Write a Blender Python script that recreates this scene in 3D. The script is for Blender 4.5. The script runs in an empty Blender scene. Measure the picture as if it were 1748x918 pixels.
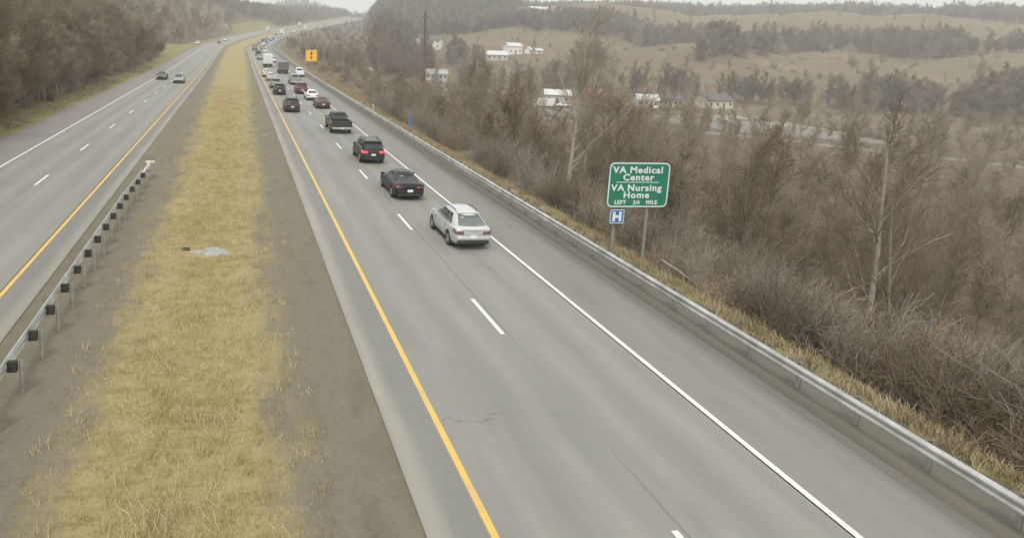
import bpy, bmesh, math, random
import numpy as np
from mathutils import Vector, Matrix
random.seed(7); RNG = np.random.default_rng(7)
SC = bpy.context.scene
COL = SC.collection
R = math.radians
# ------------------------------------------------------------------ camera
CAM_H = 9.514
PITCH, ROLL, YAW = .1447, .0381, .1553
AX = np.array([[ 0.98810,-0.14914, 0.03769],[ 0.15306, 0.97764,-0.14420],[-0.01534, 0.14825, 0.98883]])  # right, forward, up
cd = bpy.data.cameras.new('camera'); cam = bpy.data.objects.new('camera', cd); COL.objects.link(cam)
cam.matrix_world = Matrix([[AX[0][0],AX[2][0],-AX[1][0],0],[AX[0][1],AX[2][1],-AX[1][1],0],[AX[0][2],AX[2][2],-AX[1][2],CAM_H],[0,0,0,1]])
cd.sensor_width = 36; cd.lens = 36*1183.5/1748
cd.shift_x = (874-587)/1748; cd.shift_y = (232-459)/1748
cd.clip_start = .5; cd.clip_end = 9000
SC.camera = cam
# ------------------------------------------------------------------ sky, sun, exposure
SUN_EL, SUN_AZ = R(52), R(205)          # azimuth clockwise from +Y: high, behind the camera's left shoulder
w = bpy.data.worlds.new('World'); SC.world = w; w.use_nodes = True
nt = w.node_tree; nt.nodes.clear()
sky = nt.nodes.new('ShaderNodeTexSky'); sky.sky_type = 'NISHITA'; sky.sun_disc = False
sky.sun_elevation = SUN_EL; sky.sun_rotation = SUN_AZ; sky.dust_density = 4; sky.air_density = 1
mix = nt.nodes.new('ShaderNodeMix'); mix.data_type = 'RGBA'; mix.inputs[0].default_value = .85
mix.inputs[7].default_value = (10.5, 10.55, 10.15, 1)      # the even cloud layer
tc = nt.nodes.new('ShaderNodeTexCoord'); ns = nt.nodes.new('ShaderNodeTexNoise'); ns.inputs['Scale'].default_value = 2.2; ns.inputs['Detail'].default_value = 4
ml = nt.nodes.new('ShaderNodeMapRange'); ml.inputs[3].default_value = .92; ml.inputs[4].default_value = 1.08
mm = nt.nodes.new('ShaderNodeVectorMath'); mm.operation = 'SCALE'
bg = nt.nodes.new('ShaderNodeBackground'); bg.inputs[1].default_value = .095
out = nt.nodes.new('ShaderNodeOutputWorld')
L = nt.links.new
L(sky.outputs[0], mix.inputs[6]); L(tc.outputs['Generated'], ns.inputs['Vector']); L(ns.outputs[0], ml.inputs[0])
L(mix.outputs[2], mm.inputs[0]); L(ml.outputs[0], mm.inputs['Scale']); L(mm.outputs[0], bg.inputs[0]); L(bg.outputs[0], out.inputs[0])
sd = bpy.data.lights.new('sun', 'SUN'); sd.energy = 1.5; sd.angle = R(15); sd.color = (1, .96, .9)
so = bpy.data.objects.new('sun', sd); COL.objects.link(so)
dirv = Vector((math.sin(SUN_AZ)*math.cos(SUN_EL), math.cos(SUN_AZ)*math.cos(SUN_EL), math.sin(SUN_EL)))
so.rotation_euler = dirv.to_track_quat('Z', 'Y').to_euler()
SC.view_settings.view_transform = 'Standard'; SC.view_settings.look = 'None'
SC.view_settings.exposure = 0.38; SC.view_settings.gamma = 1
SC.render.engine = 'CYCLES'
SC.cycles.max_bounces = 6; SC.cycles.volume_bounces = 1; SC.cycles.transparent_max_bounces = 8

# ------------------------------------------------------------------ helpers
def link(o, parent=None):
    COL.objects.link(o)
    if parent: o.parent = parent
    return o
def tag(o, label=None, cat=None, group=None, kind=None):
    if label: o['label'] = label
    if cat: o['category'] = cat
    if group: o['group'] = group
    if kind: o['kind'] = kind
    return o
def empty(name, loc=(0,0,0), rz=0, label=None, cat=None, group=None):
    o = bpy.data.objects.new(name, None); link(o); o.location = loc; o.rotation_euler = (0,0,rz); o.empty_display_size = .3
    return tag(o, label, cat, group)
def mesh_obj(name, V, F, mats, parent=None, smooth=False, midx=None):
    me = bpy.data.meshes.new(name); me.from_pydata([tuple(map(float, v)) for v in V], [], [tuple(map(int, f)) for f in F])
    if not isinstance(mats, (list, tuple)): mats = [mats]
    for m in mats: me.materials.append(m)
    if midx is not None: me.polygons.foreach_set('material_index', midx)
    if smooth: me.polygons.foreach_set('use_smooth', [True]*len(me.polygons))
    me.update()
    return link(bpy.data.objects.new(name, me), parent)
def fast_mesh(name, V, Q, mats, midx=None, smooth=False):
    """V (n,3), Q (m,4) arrays"""
    me = bpy.data.meshes.new(name); V = np.asarray(V, np.float32); Q = np.asarray(Q, np.int32)
    me.vertices.add(len(V)); me.vertices.foreach_set('co', V.ravel())
    me.loops.add(Q.size); me.loops.foreach_set('vertex_index', Q.ravel())
    me.polygons.add(len(Q)); me.polygons.foreach_set('loop_start', np.arange(len(Q), dtype=np.int32)*4)
    for m in mats: me.materials.append(m)
    if midx is not None: me.polygons.foreach_set('material_index', np.asarray(midx, np.int32))
    me.polygons.foreach_set('use_smooth', np.full(len(Q), smooth))
    me.update(calc_edges=True); me.validate()
    return me
class MB:
    def __init__(s): s.V = []; s.F = []
    def add(s, V, F):
        n = len(s.V); s.V += [tuple(v) for v in V]; s.F += [tuple(i+n for i in f) for f in F]; return s
    def box(s, x0, x1, y0, y1, z0, z1, bev=0):
        if bev:
            b = bmesh.new(); bmesh.ops.create_cube(b, size=1, matrix=Matrix.Translation(((x0+x1)/2,(y0+y1)/2,(z0+z1)/2)) @ Matrix.Diagonal((x1-x0,y1-y0,z1-z0,1)))
            bmesh.ops.bevel(b, geom=b.edges[:], offset=bev, segments=2, affect='EDGES', profile=.5)
            b.verts.index_update(); s.add([v.co[:] for v in b.verts], [[v.index for v in f.verts] for f in b.faces]); b.free(); return s
        V = [(x,y,z) for z in (z0,z1) for y in (y0,y1) for x in (x0,x1)]
        return s.add(V, [(0,2,3,1),(4,5,7,6),(0,1,5,4),(1,3,7,5),(3,2,6,7),(2,0,4,6)])
    def tube(s, pts, rad, n=8):
        pts = [Vector(p) for p in pts]
        if not isinstance(rad, (list, tuple)): rad = [rad]*len(pts)
        V = []; F = []
        for i, p in enumerate(pts):
            d = (pts[min(i+1, len(pts)-1)]-pts[max(i-1, 0)]).normalized()
            u = d.orthogonal().normalized() if i == 0 else (u-d*u.dot(d)).normalized()
            v = d.cross(u)
            for k in range(n):
                a = 2*math.pi*k/n; V.append(p+(u*math.cos(a)+v*math.sin(a))*rad[i])
        for i in range(len(pts)-1):
            for k in range(n): F.append((i*n+k, i*n+(k+1) % n, (i+1)*n+(k+1) % n, (i+1)*n+k))
        F.append(tuple(range(n-1, -1, -1))); F.append(tuple((len(pts)-1)*n+k for k in range(n)))
        return s.add(V, F)
    def lathe(s, prof, n=20, cx=0, cy=0, cz=0):      # profile of (x, r) about an axis along X
        V = []; F = []
        for x, r in prof:
            for k in range(n):
                a = 2*math.pi*k/n; V.append((cx+x, cy+r*math.cos(a), cz+r*math.sin(a)))
        for i in range(len(prof)-1):
            for k in range(n): F.append((i*n+k, i*n+(k+1) % n, (i+1)*n+(k+1) % n, (i+1)*n+k))
        return s.add(V, F)
    def build(s, name, mat, parent=None, smooth=False, label=None):
        o = mesh_obj(name, s.V, s.F, mat, parent, smooth)
        if label: o['label'] = label
        return o
def ss(x, a, b):
    t = np.clip((x-a)/(b-a), 0, 1); return t*t*(3-2*t)

# ------------------------------------------------------------------ materials
def new_mat(name):
    m = bpy.data.materials.new(name); m.use_nodes = True
    n = m.node_tree; n.nodes.clear(); o = n.nodes.new('ShaderNodeOutputMaterial'); b = n.nodes.new('ShaderNodeBsdfPrincipled')
    n.links.new(b.outputs[0], o.inputs[0]); return m, n, b
def ramp(n, stops):
    r = n.nodes.new('ShaderNodeValToRGB'); e = r.color_ramp.elements
    while len(e) < len(stops): e.new(.5)
    for k, (p, c) in zip(e, stops): k.position = p; k.color = (*c, 1) if len(c) == 3 else c
    return r
def noise(n, scale, detail=4, rough=.55, vec=None, dist=0):
    t = n.nodes.new('ShaderNodeTexNoise'); t.inputs['Scale'].default_value = scale; t.inputs['Detail'].default_value = detail
    t.inputs['Roughness'].default_value = rough; t.inputs['Distortion'].default_value = dist
    if vec is not None: n.links.new(vec, t.inputs['Vector'])
    return t
def coords(n, scale=(1,1,1)):
    g = n.nodes.new('ShaderNodeNewGeometry'); mp = n.nodes.new('ShaderNodeMapping'); mp.inputs['Scale'].default_value = scale
    n.links.new(g.outputs['Position'], mp.inputs[0]); return mp.outputs[0]
def ocoords(n, scale=(1,1,1)):
    g = n.nodes.new('ShaderNodeTexCoord'); mp = n.nodes.new('ShaderNodeMapping'); mp.inputs['Scale'].default_value = scale
    n.links.new(g.outputs['Object'], mp.inputs[0]); return mp.outputs[0]
def mixc(n, fac, a, b, mode='MIX'):
    m = n.nodes.new('ShaderNodeMix'); m.data_type = 'RGBA'; m.blend_type = mode
    for s, v in ((0, fac), (6, a), (7, b)):
        if isinstance(v, (int, float)): m.inputs[s].default_value = v
        elif isinstance(v, tuple): m.inputs[s].default_value = (*v, 1)
        else: n.links.new(v, m.inputs[s])
    return m.outputs[2]
def bump(n, b, h, strength=.3, dist=.02):
    k = n.nodes.new('ShaderNodeBump'); k.inputs['Strength'].default_value = strength; k.inputs['Distance'].default_value = dist
    n.links.new(h, k.inputs['Height']); n.links.new(k.outputs[0], b.inputs['Normal'])
def attr(n, name):
    a = n.nodes.new('ShaderNodeAttribute'); a.attribute_name = name; return a.outputs['Fac']
def maprange(n, v, a, b, c=0, d=1, smooth=False):
    m = n.nodes.new('ShaderNodeMapRange'); m.inputs[1].default_value = a; m.inputs[2].default_value = b; m.inputs[3].default_value = c; m.inputs[4].default_value = d
    if smooth: m.interpolation_type = 'SMOOTHSTEP'
    n.links.new(v, m.inputs[0]); return m.outputs[0]
def math_(n, op, a, b=0.0):
    m = n.nodes.new('ShaderNodeMath'); m.operation = op
    for i, v in enumerate((a, b)):
        if isinstance(v, (int, float)): m.inputs[i].default_value = v
        else: n.links.new(v, m.inputs[i])
    return m.outputs[0]
def simple(name, col, rough=.6, metal=0, var=.12, scale=6, coat=0, obj=True, spec=None):
    m, n, b = new_mat(name)
    t = noise(n, scale, 5, .6, ocoords(n) if obj else coords(n))
    r = ramp(n, [(.3, tuple(c*(1-var) for c in col)), (.7, tuple(min(1, c*(1+var)) for c in col))])
    n.links.new(t.outputs[0], r.inputs[0]); n.links.new(r.outputs[0], b.inputs['Base Color'])
    b.inputs['Roughness'].default_value = rough; b.inputs['Metallic'].default_value = metal
    if coat: b.inputs['Coat Weight'].default_value = coat; b.inputs['Coat Roughness'].default_value = .08
    if spec is not None: b.inputs['Specular IOR Level'].default_value = spec
    return m
def paint(name, col, rough=.35, metal=.3, coat=.6):
    """car paint with a thin film of winter road dirt, thicker low on the body"""
    m, n, b = new_mat(name)
    o = ocoords(n); t = noise(n, 2.5, 6, .65, o)
    sx = n.nodes.new('ShaderNodeSeparateXYZ'); n.links.new(o, sx.inputs[0])
    low = maprange(n, sx.outputs[2], .25, 1.0, .32, .04)
    f = math_(n, 'MULTIPLY', low, maprange(n, t.outputs[0], .3, .7, .4, 1.2))
    n.links.new(mixc(n, f, col, tuple(min(.2, c*2+.04) for c in (.2, .19, .17)) if sum(col) > .5 else (.042, .04, .036)), b.inputs['Base Color'])
    n.links.new(maprange(n, f, 0, .5, rough, .8), b.inputs['Roughness'])
    b.inputs['Metallic'].default_value = metal; b.inputs['Coat Weight'].default_value = coat if sum(col) > .3 else .3; b.inputs['Specular IOR Level'].default_value = .5 if sum(col) > .3 else .25; b.inputs['Coat Roughness'].default_value = .1
    return m
def asphalt(name, c0, c1, track=0.0, t_list=(), warm=None):
    m, n, b = new_mat(name)
    v = coords(n); big = noise(n, .11, 5, .6, coords(n, (1, .25, 1))); fine = noise(n, 22, 8, .85, v); mid = noise(n, 1.3, 5, .6, coords(n, (1, .12, 1)))
    r = ramp(n, [(.25, c0), (.75, c1)]); n.links.new(big.outputs[0], r.inputs[0])
    c = mixc(n, maprange(n, fine.outputs[0], .32, .68, 0, .7), r.outputs[0], tuple(x*.62 for x in c0))
    c = mixc(n, maprange(n, mid.outputs[0], .35, .8, 0, .28), c, tuple(min(1, x*1.25) for x in c1))
    T = attr(n, 't')
    for t0, wd, k, cc in t_list:        # worn wheel tracks, the oil line and dirt along the edges
        d = math_(n, 'ABSOLUTE', math_(n, 'SUBTRACT', T, t0))
        f = maprange(n, d, 0, wd, k, 0, True)
        f = math_(n, 'MULTIPLY', f, maprange(n, mid.outputs[0], .25, .7, .5, 1.2))
        c = mixc(n, f, c, cc)
    # sealed cracks and joints
    for t0 in (8.93, 14.95, -11.95, -16.1):
        d = math_(n, 'ABSOLUTE', math_(n, 'SUBTRACT', math_(n, 'ADD', T, math_(n, 'MULTIPLY', math_(n, 'SUBTRACT', noise(n, .7, 6, .7, v).outputs[0], .5), .16)), t0))
        c = mixc(n, math_(n, 'MULTIPLY', maprange(n, d, .012, .035, .6, 0), maprange(n, mid.outputs[0], .4, .6)), c, (.07, .068, .062))
    sp = n.nodes.new('ShaderNodeSeparateXYZ'); n.links.new(v, sp.inputs[0])
    yy = math_(n, 'ADD', sp.outputs[1], math_(n, 'MULTIPLY', noise(n, .45, 7, .7, v).outputs[0], 3.2))
    pp = math_(n, 'PINGPONG', yy, 8.7)
    c = mixc(n, math_(n, 'MULTIPLY', maprange(n, pp, .015, .045, .55, 0), maprange(n, noise(n, .22, 3, .5, v).outputs[0], .48, .58)), c, (.075, .072, .066))
    stn = noise(n, .55, 3, .5, coords(n, (1.6, .5, 1)))
    c = mixc(n, maprange(n, stn.outputs[0], .62, .78, 0, .3), c, (.13, .128, .118))
    vo = n.nodes.new('ShaderNodeTexVoronoi'); vo.feature = 'DISTANCE_TO_EDGE'; vo.inputs['Scale'].default_value = .16
    dv = n.nodes.new('ShaderNodeVectorMath'); dv.operation = 'ADD'; n.links.new(v, dv.inputs[0]); n.links.new(noise(n, .5, 4, .6, v).outputs['Color'], dv.inputs[1])
    n.links.new(dv.outputs[0], vo.inputs['Vector'])
    n.links.new(mixc(n, maprange(n, vo.outputs['Distance'], 0, .004, .16, 0), c, tuple(x*.5 for x in c0)), b.inputs['Base Color'])
    b.inputs['Roughness'].default_value = .88
    bump(n, b, fine.outputs[0], .35, .008)
    return m
M = {}
DARKT = (.17, .165, .15); LITE = (.37, .355, .315); DIRT = (.20, .175, .13)
RL, RR = (-15.44, -8.12), (5.08, 12.40)      # white / yellow edge lines of the two carriageways
M['road_left'] = asphalt('asphalt_left', (.225, .222, .20), (.29, .284, .255), t_list=[(-14.5,.5,.25,LITE),(-12.7,.5,.25,LITE),(-13.6,.45,.3,DARKT),(-10.9,.5,.2,LITE),(-9.1,.5,.2,LITE),(-10,.4,.25,DARKT)])
M['road_right'] = asphalt('asphalt_right', (.225, .222, .20), (.29, .284, .255), t_list=[(6.0,.5,.2,LITE),(7.8,.5,.2,LITE),(6.9,.4,.25,DARKT),(9.7,.5,.2,LITE),(11.5,.5,.2,LITE),(10.6,.45,.32,DARKT)])
M['shoulder_left_out'] = asphalt('asphalt_shoulder_outer_left', (.22, .205, .19), (.275, .26, .24), t_list=[(-19.1,.7,.6,DIRT)])
M['shoulder_right_out'] = asphalt('asphalt_shoulder_outer_right', (.205, .197, .178), (.268, .256, .232), t_list=[(15.2,.9,.75,(.12,.112,.092)), (14.2,.25,.2,DARKT)])
M['shoulder_left_in'] = asphalt('asphalt_shoulder_inner_left', (.19, .19, .175), (.235, .23, .21), t_list=[(-7.1,.45,.7,(.33,.31,.26))])
M['shoulder_right_in'] = asphalt('asphalt_shoulder_inner_right', (.20, .20, .185), (.245, .24, .22), t_list=[(3.95,.5,.75,(.33,.315,.27))])
def line_paint(name, col):
    m, n, b = new_mat(name); v = coords(n)
    f = math_(n, 'MAXIMUM', maprange(n, noise(n, 16, 8, .85, v).outputs[0], .50, .62, .05, .85), maprange(n, noise(n, 1.1, 5, .7, v).outputs[0], .42, .75, 0, .55))
    n.links.new(mixc(n, f, col, (.27, .26, .23)), b.inputs['Base Color']); b.inputs['Roughness'].default_value = .6; return m
M['white_line'] = line_paint('white_road_paint', (.80, .79, .74)); M['yellow_line'] = line_paint('yellow_road_paint', (.76, .47, .07))
M['steel'] = simple('galvanised_steel', (.46, .46, .44), .55, .35, .32, 1.3)
M['dark_block'] = simple('dark_guardrail_block', (.035, .034, .03), .8)
M['post_steel'] = simple('weathered_post_steel', (.36, .36, .33), .6, .3, .2, 5)
M['wood'] = simple('weathered_wood', (.12, .095, .07), .85, 0, .25, 8)
M['tyre'] = simple('tyre_rubber', (.022, .022, .022), .85)
M['rim'] = simple('alloy_rim', (.35, .35, .36), .4, .7)
M['trim'] = simple('black_plastic_trim', (.03, .03, .031), .65)
M['shadow_trim'] = simple('underbody', (.012, .012, .012), .9)
M['plate'] = simple('licence_plate_white', (.75, .76, .78), .5)
M['chrome'] = simple('dull_chrome', (.6, .6, .6), .3, .8)
M['tail'] = simple('red_lamp_plastic', (.14, .018, .02), .25, 0, .1, 6, .6)
M['tail_dull'] = simple('smoked_lamp_plastic', (.20, .10, .10), .3, 0, .1, 6, .5)
M['head'] = simple('clear_lamp_plastic', (.72, .72, .70), .15, 0, .05, 6, .8)
m, n, b = new_mat('lit_brake_lamp'); b.inputs['Base Color'].default_value = (.6, .03, .04, 1); b.inputs['Emission Color'].default_value = (1, .08, .10, 1); b.inputs['Emission Strength'].default_value = .75; b.inputs['Roughness'].default_value = .3
n.links.new(mixc(n, noise(n, 8, 2).outputs[0], (.6,.03,.04), (.5,.02,.03)), b.inputs['Base Color']); M['brake'] = m
def glassy(name, col):
    m, n, b = new_mat(name); n.links.new(mixc(n, noise(n, 3, 3, .5, ocoords(n)).outputs[0], col, tuple(c*1.6 for c in col)), b.inputs['Base Color'])
    b.inputs['Roughness'].default_value = .16; b.inputs['Specular IOR Level'].default_value = .6; return m
M['glass'] = glassy('tinted_glass', (.018, .02, .02)); M['glass_light'] = glassy('light_glass', (.10, .11, .11))
for k, c, me in (('silver', (.60, .60, .60), .45), ('black', (.010, .010, .012), 0), ('dark_green_black', (.022, .028, .026), .2), ('dark_grey', (.055, .053, .052), .3),
                 ('charcoal', (.042, .042, .04), .25), ('white', (.80, .80, .79), 0), ('maroon', (.17, .035, .045), .25), ('dark_red', (.10, .045, .042), .2), ('mid_grey', (.30, .31, .31), .4),
                 ('sage', (.30, .32, .27), .2), ('pale_pink', (.62, .55, .55), .1), ('cream', (.66, .63, .50), .05), ('olive', (.20, .19, .09), .1), ('brown', (.06, .045, .035), .2), ('pale_green', (.62, .66, .58), 0), ('red', (.45, .05, .06), .1), ('blue_grey', (.18, .21, .24), .3)):
    M[k] = paint(k+'_paint', c, metal=me)

# ------------------------------------------------------------------ road alignment (plan curve and grade)
S = np.arange(-40, 1401, 5.)
Kc = [200,250,300,350,400,500,600,800,1000,1400]; Kv = [0,.034,.211,1.633,.549,1.318,.182,-.048,-.049,-.049]
Kz = [120,200,300,400,500,650,800,1000,1400]; Gv = [0,.899,.954,3.042,4.423,5.06,4.97,4.971,4.971]
TH = np.cumsum(np.interp(S, Kc, Kv)/1000*5); TH -= np.interp(0, S, TH)
RX = np.cumsum(np.sin(TH)*5); RY = np.cumsum(np.cos(TH)*5); RZ = np.cumsum(np.interp(S, Kz, Gv)/100*5)
i0 = np.argmin(abs(S)); RX -= RX[i0]; RY -= RY[i0]; RZ -= RZ[i0]
def road(s, t, z=0.):
    th = np.interp(s, S, TH)
    return (np.interp(s, S, RX)+t*np.cos(th), np.interp(s, S, RY)-t*np.sin(th), np.interp(s, S, RZ)+z)
def sec(s): return float(np.interp(s, S, TH))
def rt(X, Y):            # lateral offset and road height for any point
    Yc = np.clip(Y, -40, 1350); xr = np.interp(Yc, RY, RX); th = np.interp(Yc, RY, TH)
    return (X-xr)*np.cos(th), np.interp(Yc, RY, RZ)
def fbm(X, Y, sc, seed=0):
    r = np.zeros_like(np.asarray(X, float)); a = 1; rs = np.random.default_rng(seed)
    for o in range(4):
        for k in range(3):
            an = rs.uniform(0, 6.28); ph = rs.uniform(0, 6.28); f = (2**o)/sc*rs.uniform(.7, 1.4)
            r += a*np.sin((X*np.cos(an)+Y*np.sin(an))*f*6.28+ph)/3
        a *= .5
    return r
def height(X, Y):
    X = np.asarray(X, float); Y = np.asarray(Y, float)
    t, zr = rt(X, Y); D = np.hypot(X, Y); az = X/np.maximum(Y, 1)
    # left: cut bank and wooded hillside
    H = 38*(1-ss(Y, 560, 800))+3*ss(Y, 560, 800)
    gap = np.exp(-((Y-290)/48.)**2)             # grassy bay in the woods
    d = np.maximum(-t-20.0, 0); 
    dl = np.maximum(d-3.2-16*gap, 0)
    zl = zr+.07*np.minimum(d, 3.2)+gap*.09*np.minimum(np.maximum(d-3.2,0), 16)+H*(1-np.exp(-dl*.52/np.maximum(H, 1)))+fbm(X, Y, 60, 3)*1.2*ss(dl, 5, 30)
    # right: bank down to the valley floor, fields and hills rising beyond
    zt = np.interp(D, [0, 130, 225, 262, 330, 352, 407, 436, 500, 580, 700, 900, 1200, 1700, 2600, 5200], [-11.5, -12.3, -13, -13, -12.6, -9.8, -2.3, 1.2, 9.5, 17, 33, 46, 62, 76, 80, 60])
    zt = zt+fbm(X, Y, 170, 5)*(.3+4.6*ss(D, 400, 540))*(1-.4*ss(D,800,1000))+fbm(X, Y, 75, 6)*1.3*ss(D, 400, 520)+13*np.exp(-((X-330)/70)**2-((Y-610)/60)**2)+10*np.exp(-((X-470)/75)**2-((Y-520)/70)**2)+9*np.exp(-((X-215)/60)**2-((Y-640)/50)**2)+15*np.exp(-((X-76)/24)**2-((Y-390)/55)**2)+12*np.exp(-((X-245)/50)**2-((Y-345)/38)**2)+7*np.exp(-((X-225)/45)**2-((Y-500)/40)**2)
    zin = zr-3.5+fbm(X, Y, 60, 8)*.8
    zin = zin*(1-ss(Y, 950, 1200))+ss(Y, 950, 1200)*(40)
    k = ss(az, .165, .215); zz = zin*(1-k)+zt*k
    wr = ss(t, 17.6, 19.5)*.10+ss(t, 19, 46)*.90
    wr = np.where(Y > 300, ss(t, 17.2, 46), wr)
    zR = zr*(1-wr)+zz*wr
    z = np.where(t < -20.0, zl, np.where(t > 17.2, zR, zr))
    # far hills that close the view of the road
    z = z+37*np.exp(-((X-132)/80)**2-((Y-1560)/230)**2)*ss(Y, 1150, 1400)-14*np.exp(-((X-400)/110)**2)*ss(Y, 1150, 1400)
    z = z-16*ss(Y, 1080, 1300)
    hole = (Y < 1090) & (t > -18.9) & (t < 17.2)
    return np.where(hole, zr-.9, z)
def hz(x, y): return float(height(np.array([x]), np.array([y]))[0])
def set_attr(me, name, vals):
    a = me.attributes.new(name, 'FLOAT', 'POINT'); a.data.foreach_set('value', np.asarray(vals, np.float32))

# ------------------------------------------------------------------ ground sheet
def ground_mat():
    m, n, b = new_mat('winter_hillside'); v = coords(n)
    nb = noise(n, .03, 5, .6, v); nm = noise(n, .35, 6, .65, v); nf = noise(n, 5, 7, .75, v)
    litter = ramp(n, [(.25, (.115, .085, .055)), (.5, (.17, .13, .088)), (.78, (.24, .19, .125))]); n.links.new(nm.outputs[0], litter.inputs[0])
    grass = ramp(n, [(.25, (.18, .16, .075)), (.42, (.27, .225, .11)), (.55, (.235, .235, .085)), (.75, (.38, .31, .165))]); n.links.new(nm.outputs[0], grass.inputs[0])
    nq = noise(n, .018, 6, .72, v, .6); nq2 = noise(n, .07, 5, .7, v)
    fieldc = ramp(n, [(.3, (.14, .12, .075)), (.43, (.215, .185, .10)), (.52, (.18, .138, .092)), (.62, (.27, .205, .125)), (.78, (.205, .19, .09))]); n.links.new(mixc(n, .35, nq.outputs[0], nq2.outputs[0]), fieldc.inputs[0])
    f1 = maprange(n, math_(n, 'ADD', attr(n, 'verge'), math_(n, 'MULTIPLY', math_(n, 'SUBTRACT', nm.outputs[0], .5), .9)), .35, .65)
    f2 = maprange(n, math_(n, 'ADD', attr(n, 'field'), math_(n, 'MULTIPLY', math_(n, 'SUBTRACT', nb.outputs[0], .5), .5)), .4, .6)
    c = mixc(n, f2, litter.outputs[0], fieldc.outputs[0]); c = mixc(n, f1, c, grass.outputs[0])
    pale = maprange(n, math_(n, 'ADD', attr(n, 'pale'), math_(n, 'MULTIPLY', math_(n, 'SUBTRACT', nm.outputs[0], .5), .6)), .4, .6)
    c = mixc(n, pale, c, (.33, .33, .25))
    c = mixc(n, maprange(n, attr(n, 'lane'), .3, .6), c, (.25, .24, .22))
    c = mixc(n, maprange(n, nf.outputs[0], .3, .7, 0, .45), c, mixc(n, 1.0, c, (.45, .43, .40), 'MULTIPLY'))
    n.links.new(c, b.inputs['Base Color']); b.inputs['Roughness'].default_value = .95; b.inputs['Specular IOR Level'].default_value = .1
    bump(n, b, nf.outputs[0], .6, .06); return m
az = np.concatenate([np.linspace(-180, -62, 24)[:-1], np.linspace(-62, -12, 110)[:-1], np.linspace(-12, 34, 260)[:-1], np.linspace(34, 66, 90)[:-1], np.linspace(66, 180, 24)[:-1]])
rad = np.concatenate([np.geomspace(2.5, 60, 75)[:-1], np.geomspace(60, 700, 190)[:-1], np.geomspace(700, 2700, 70)])
A, Rr = np.meshgrid(np.radians(az), rad)
GX = Rr*np.sin(A); GY = Rr*np.cos(A); GZ = height(GX, GY)
nA, nR = len(az), len(rad)
V = np.stack([GX.ravel(), GY.ravel(), GZ.ravel()], 1); V = np.vstack([V, [[0, 0, -.9]]])
ii, jj = np.meshgrid(np.arange(nR-1), np.arange(nA), indexing='ij'); j2 = (jj+1) % nA
Q = np.stack([ii*nA+jj, ii*nA+j2, (ii+1)*nA+j2, (ii+1)*nA+jj], -1).reshape(-1, 4)[:, ::-1]
me = fast_mesh('ground', V, Q, [ground_mat()], smooth=True)
def zones(X, Y):
    t, zr = rt(X, Y); D = np.hypot(X, Y); a = X/np.maximum(Y, 1)
    verge = ((t < -18) & (t > -22.8-16*np.exp(-((Y-290)/45.)**2))) | ((t > 17.2) & (t < 18.9+.6*np.sin(Y*.3)))
    verge = verge | ((Y > 500) & (t < -18) & (t > -34) & (Y < 640)) | ((Y > 500) & (t < -18) & (t > -22) & (Y < 1000))
    bands = fbm(X, Y, 210, 11)+.5*fbm(X, Y, 90, 12); D0 = D; D = D+16*fbm(X, Y, 85, 41)*ss(D, 255, 300)+22*fbm(X, Y, 160, 42)*ss(D, 330, 400)
    field = ((D > 338) & (D < 525+40*bands) & (a > .285) & (bands+.6*fbm(X, Y, 55, 43) < .62)) | ((D > 262) & (D < 332) & (a > .30) & (bands > -.35)) | ((D > 605+30*bands) & (D < 800) & (a > .40+.03*bands)) | ((D > 560) & (D < 620) & (a > .62))
    pale = ((X > 136) & (X < 176) & (Y > 172) & (Y < 214) & (fbm(X, Y, 22, 51) > -.35)) 
    D = D0
    lane = (abs(D-205-8*np.sin(X*.02)) < 3.2) & (X > 70) | ((abs(D-238) < 14) & (X > 96) & (X < 170))
    return verge*1., field*1., pale*1., lane*1.
vz, fz, pz, lz = zones(V[:, 0], V[:, 1])
for k, a_ in (('verge', vz), ('field', fz), ('pale', pz), ('lane', lz)): set_attr(me, k, a_)
ground = link(bpy.data.objects.new('ground', me)); tag(ground, kind='structure')

# ------------------------------------------------------------------ pavements
def srange(s0, s1):
    a = [s0]
    while a[-1] < s1: a.append(min(s1, a[-1]+(1.5 if a[-1] < 120 else 5)))
    return np.array(a)
def strip(name, ts, s0, s1, zf, mat, kind='structure', thick=0):
    ss_ = srange(s0, s1); ts = np.asarray(ts, float); P = []
    for s in ss_:
        x, y, z = road(s, ts, 0); z = z+np.array([zf(s, t) if callable(zf) else zf for t in ts]); P.append(np.stack([x, y, z], 1))
    V = np.concatenate(P); nT = len(ts); i, j = np.meshgrid(np.arange(len(ss_)-1), np.arange(nT-1), indexing='ij')
    Q = np.stack([i*nT+j, i*nT+j+1, (i+1)*nT+j+1, (i+1)*nT+j], -1).reshape(-1, 4)
    me = fast_mesh(name, V, Q, [mat], smooth=True); set_attr(me, 't', np.tile(ts, len(ss_)))
    o = link(bpy.data.objects.new(name, me)); tag(o, kind=kind); return o
s0, s1 = -30, 1080
strip('road', np.arange(RL[0]-.12, RL[1]+.3, .61), s0, s1, 0, M['road_left'])
strip('road', np.arange(RR[0]-.12, RR[1]+.3, .61), s0, s1, 0, M['road_right'])
strip('road_shoulder', [-19.2,-18.9,-18,-17,-16.2,RL[0]-.12], s0, s1, -.003, M['shoulder_left_out'])
strip('road_shoulder', [RL[1]-.02,-7.7,-7.3,-6.9], s0, s1, -.003, M['shoulder_left_in'])
strip('road_shoulder', [3.75,4.1,4.6,RR[0]-.12], s0, s1, -.003, M['shoulder_right_in'])
strip('road_shoulder', [RR[1]-.02,13.3,14.2,14.8,15.3,15.75,16.1], s0, s1, lambda s, t: -.003-.04*max(0, t-14.8), M['shoulder_right_out'])
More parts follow.
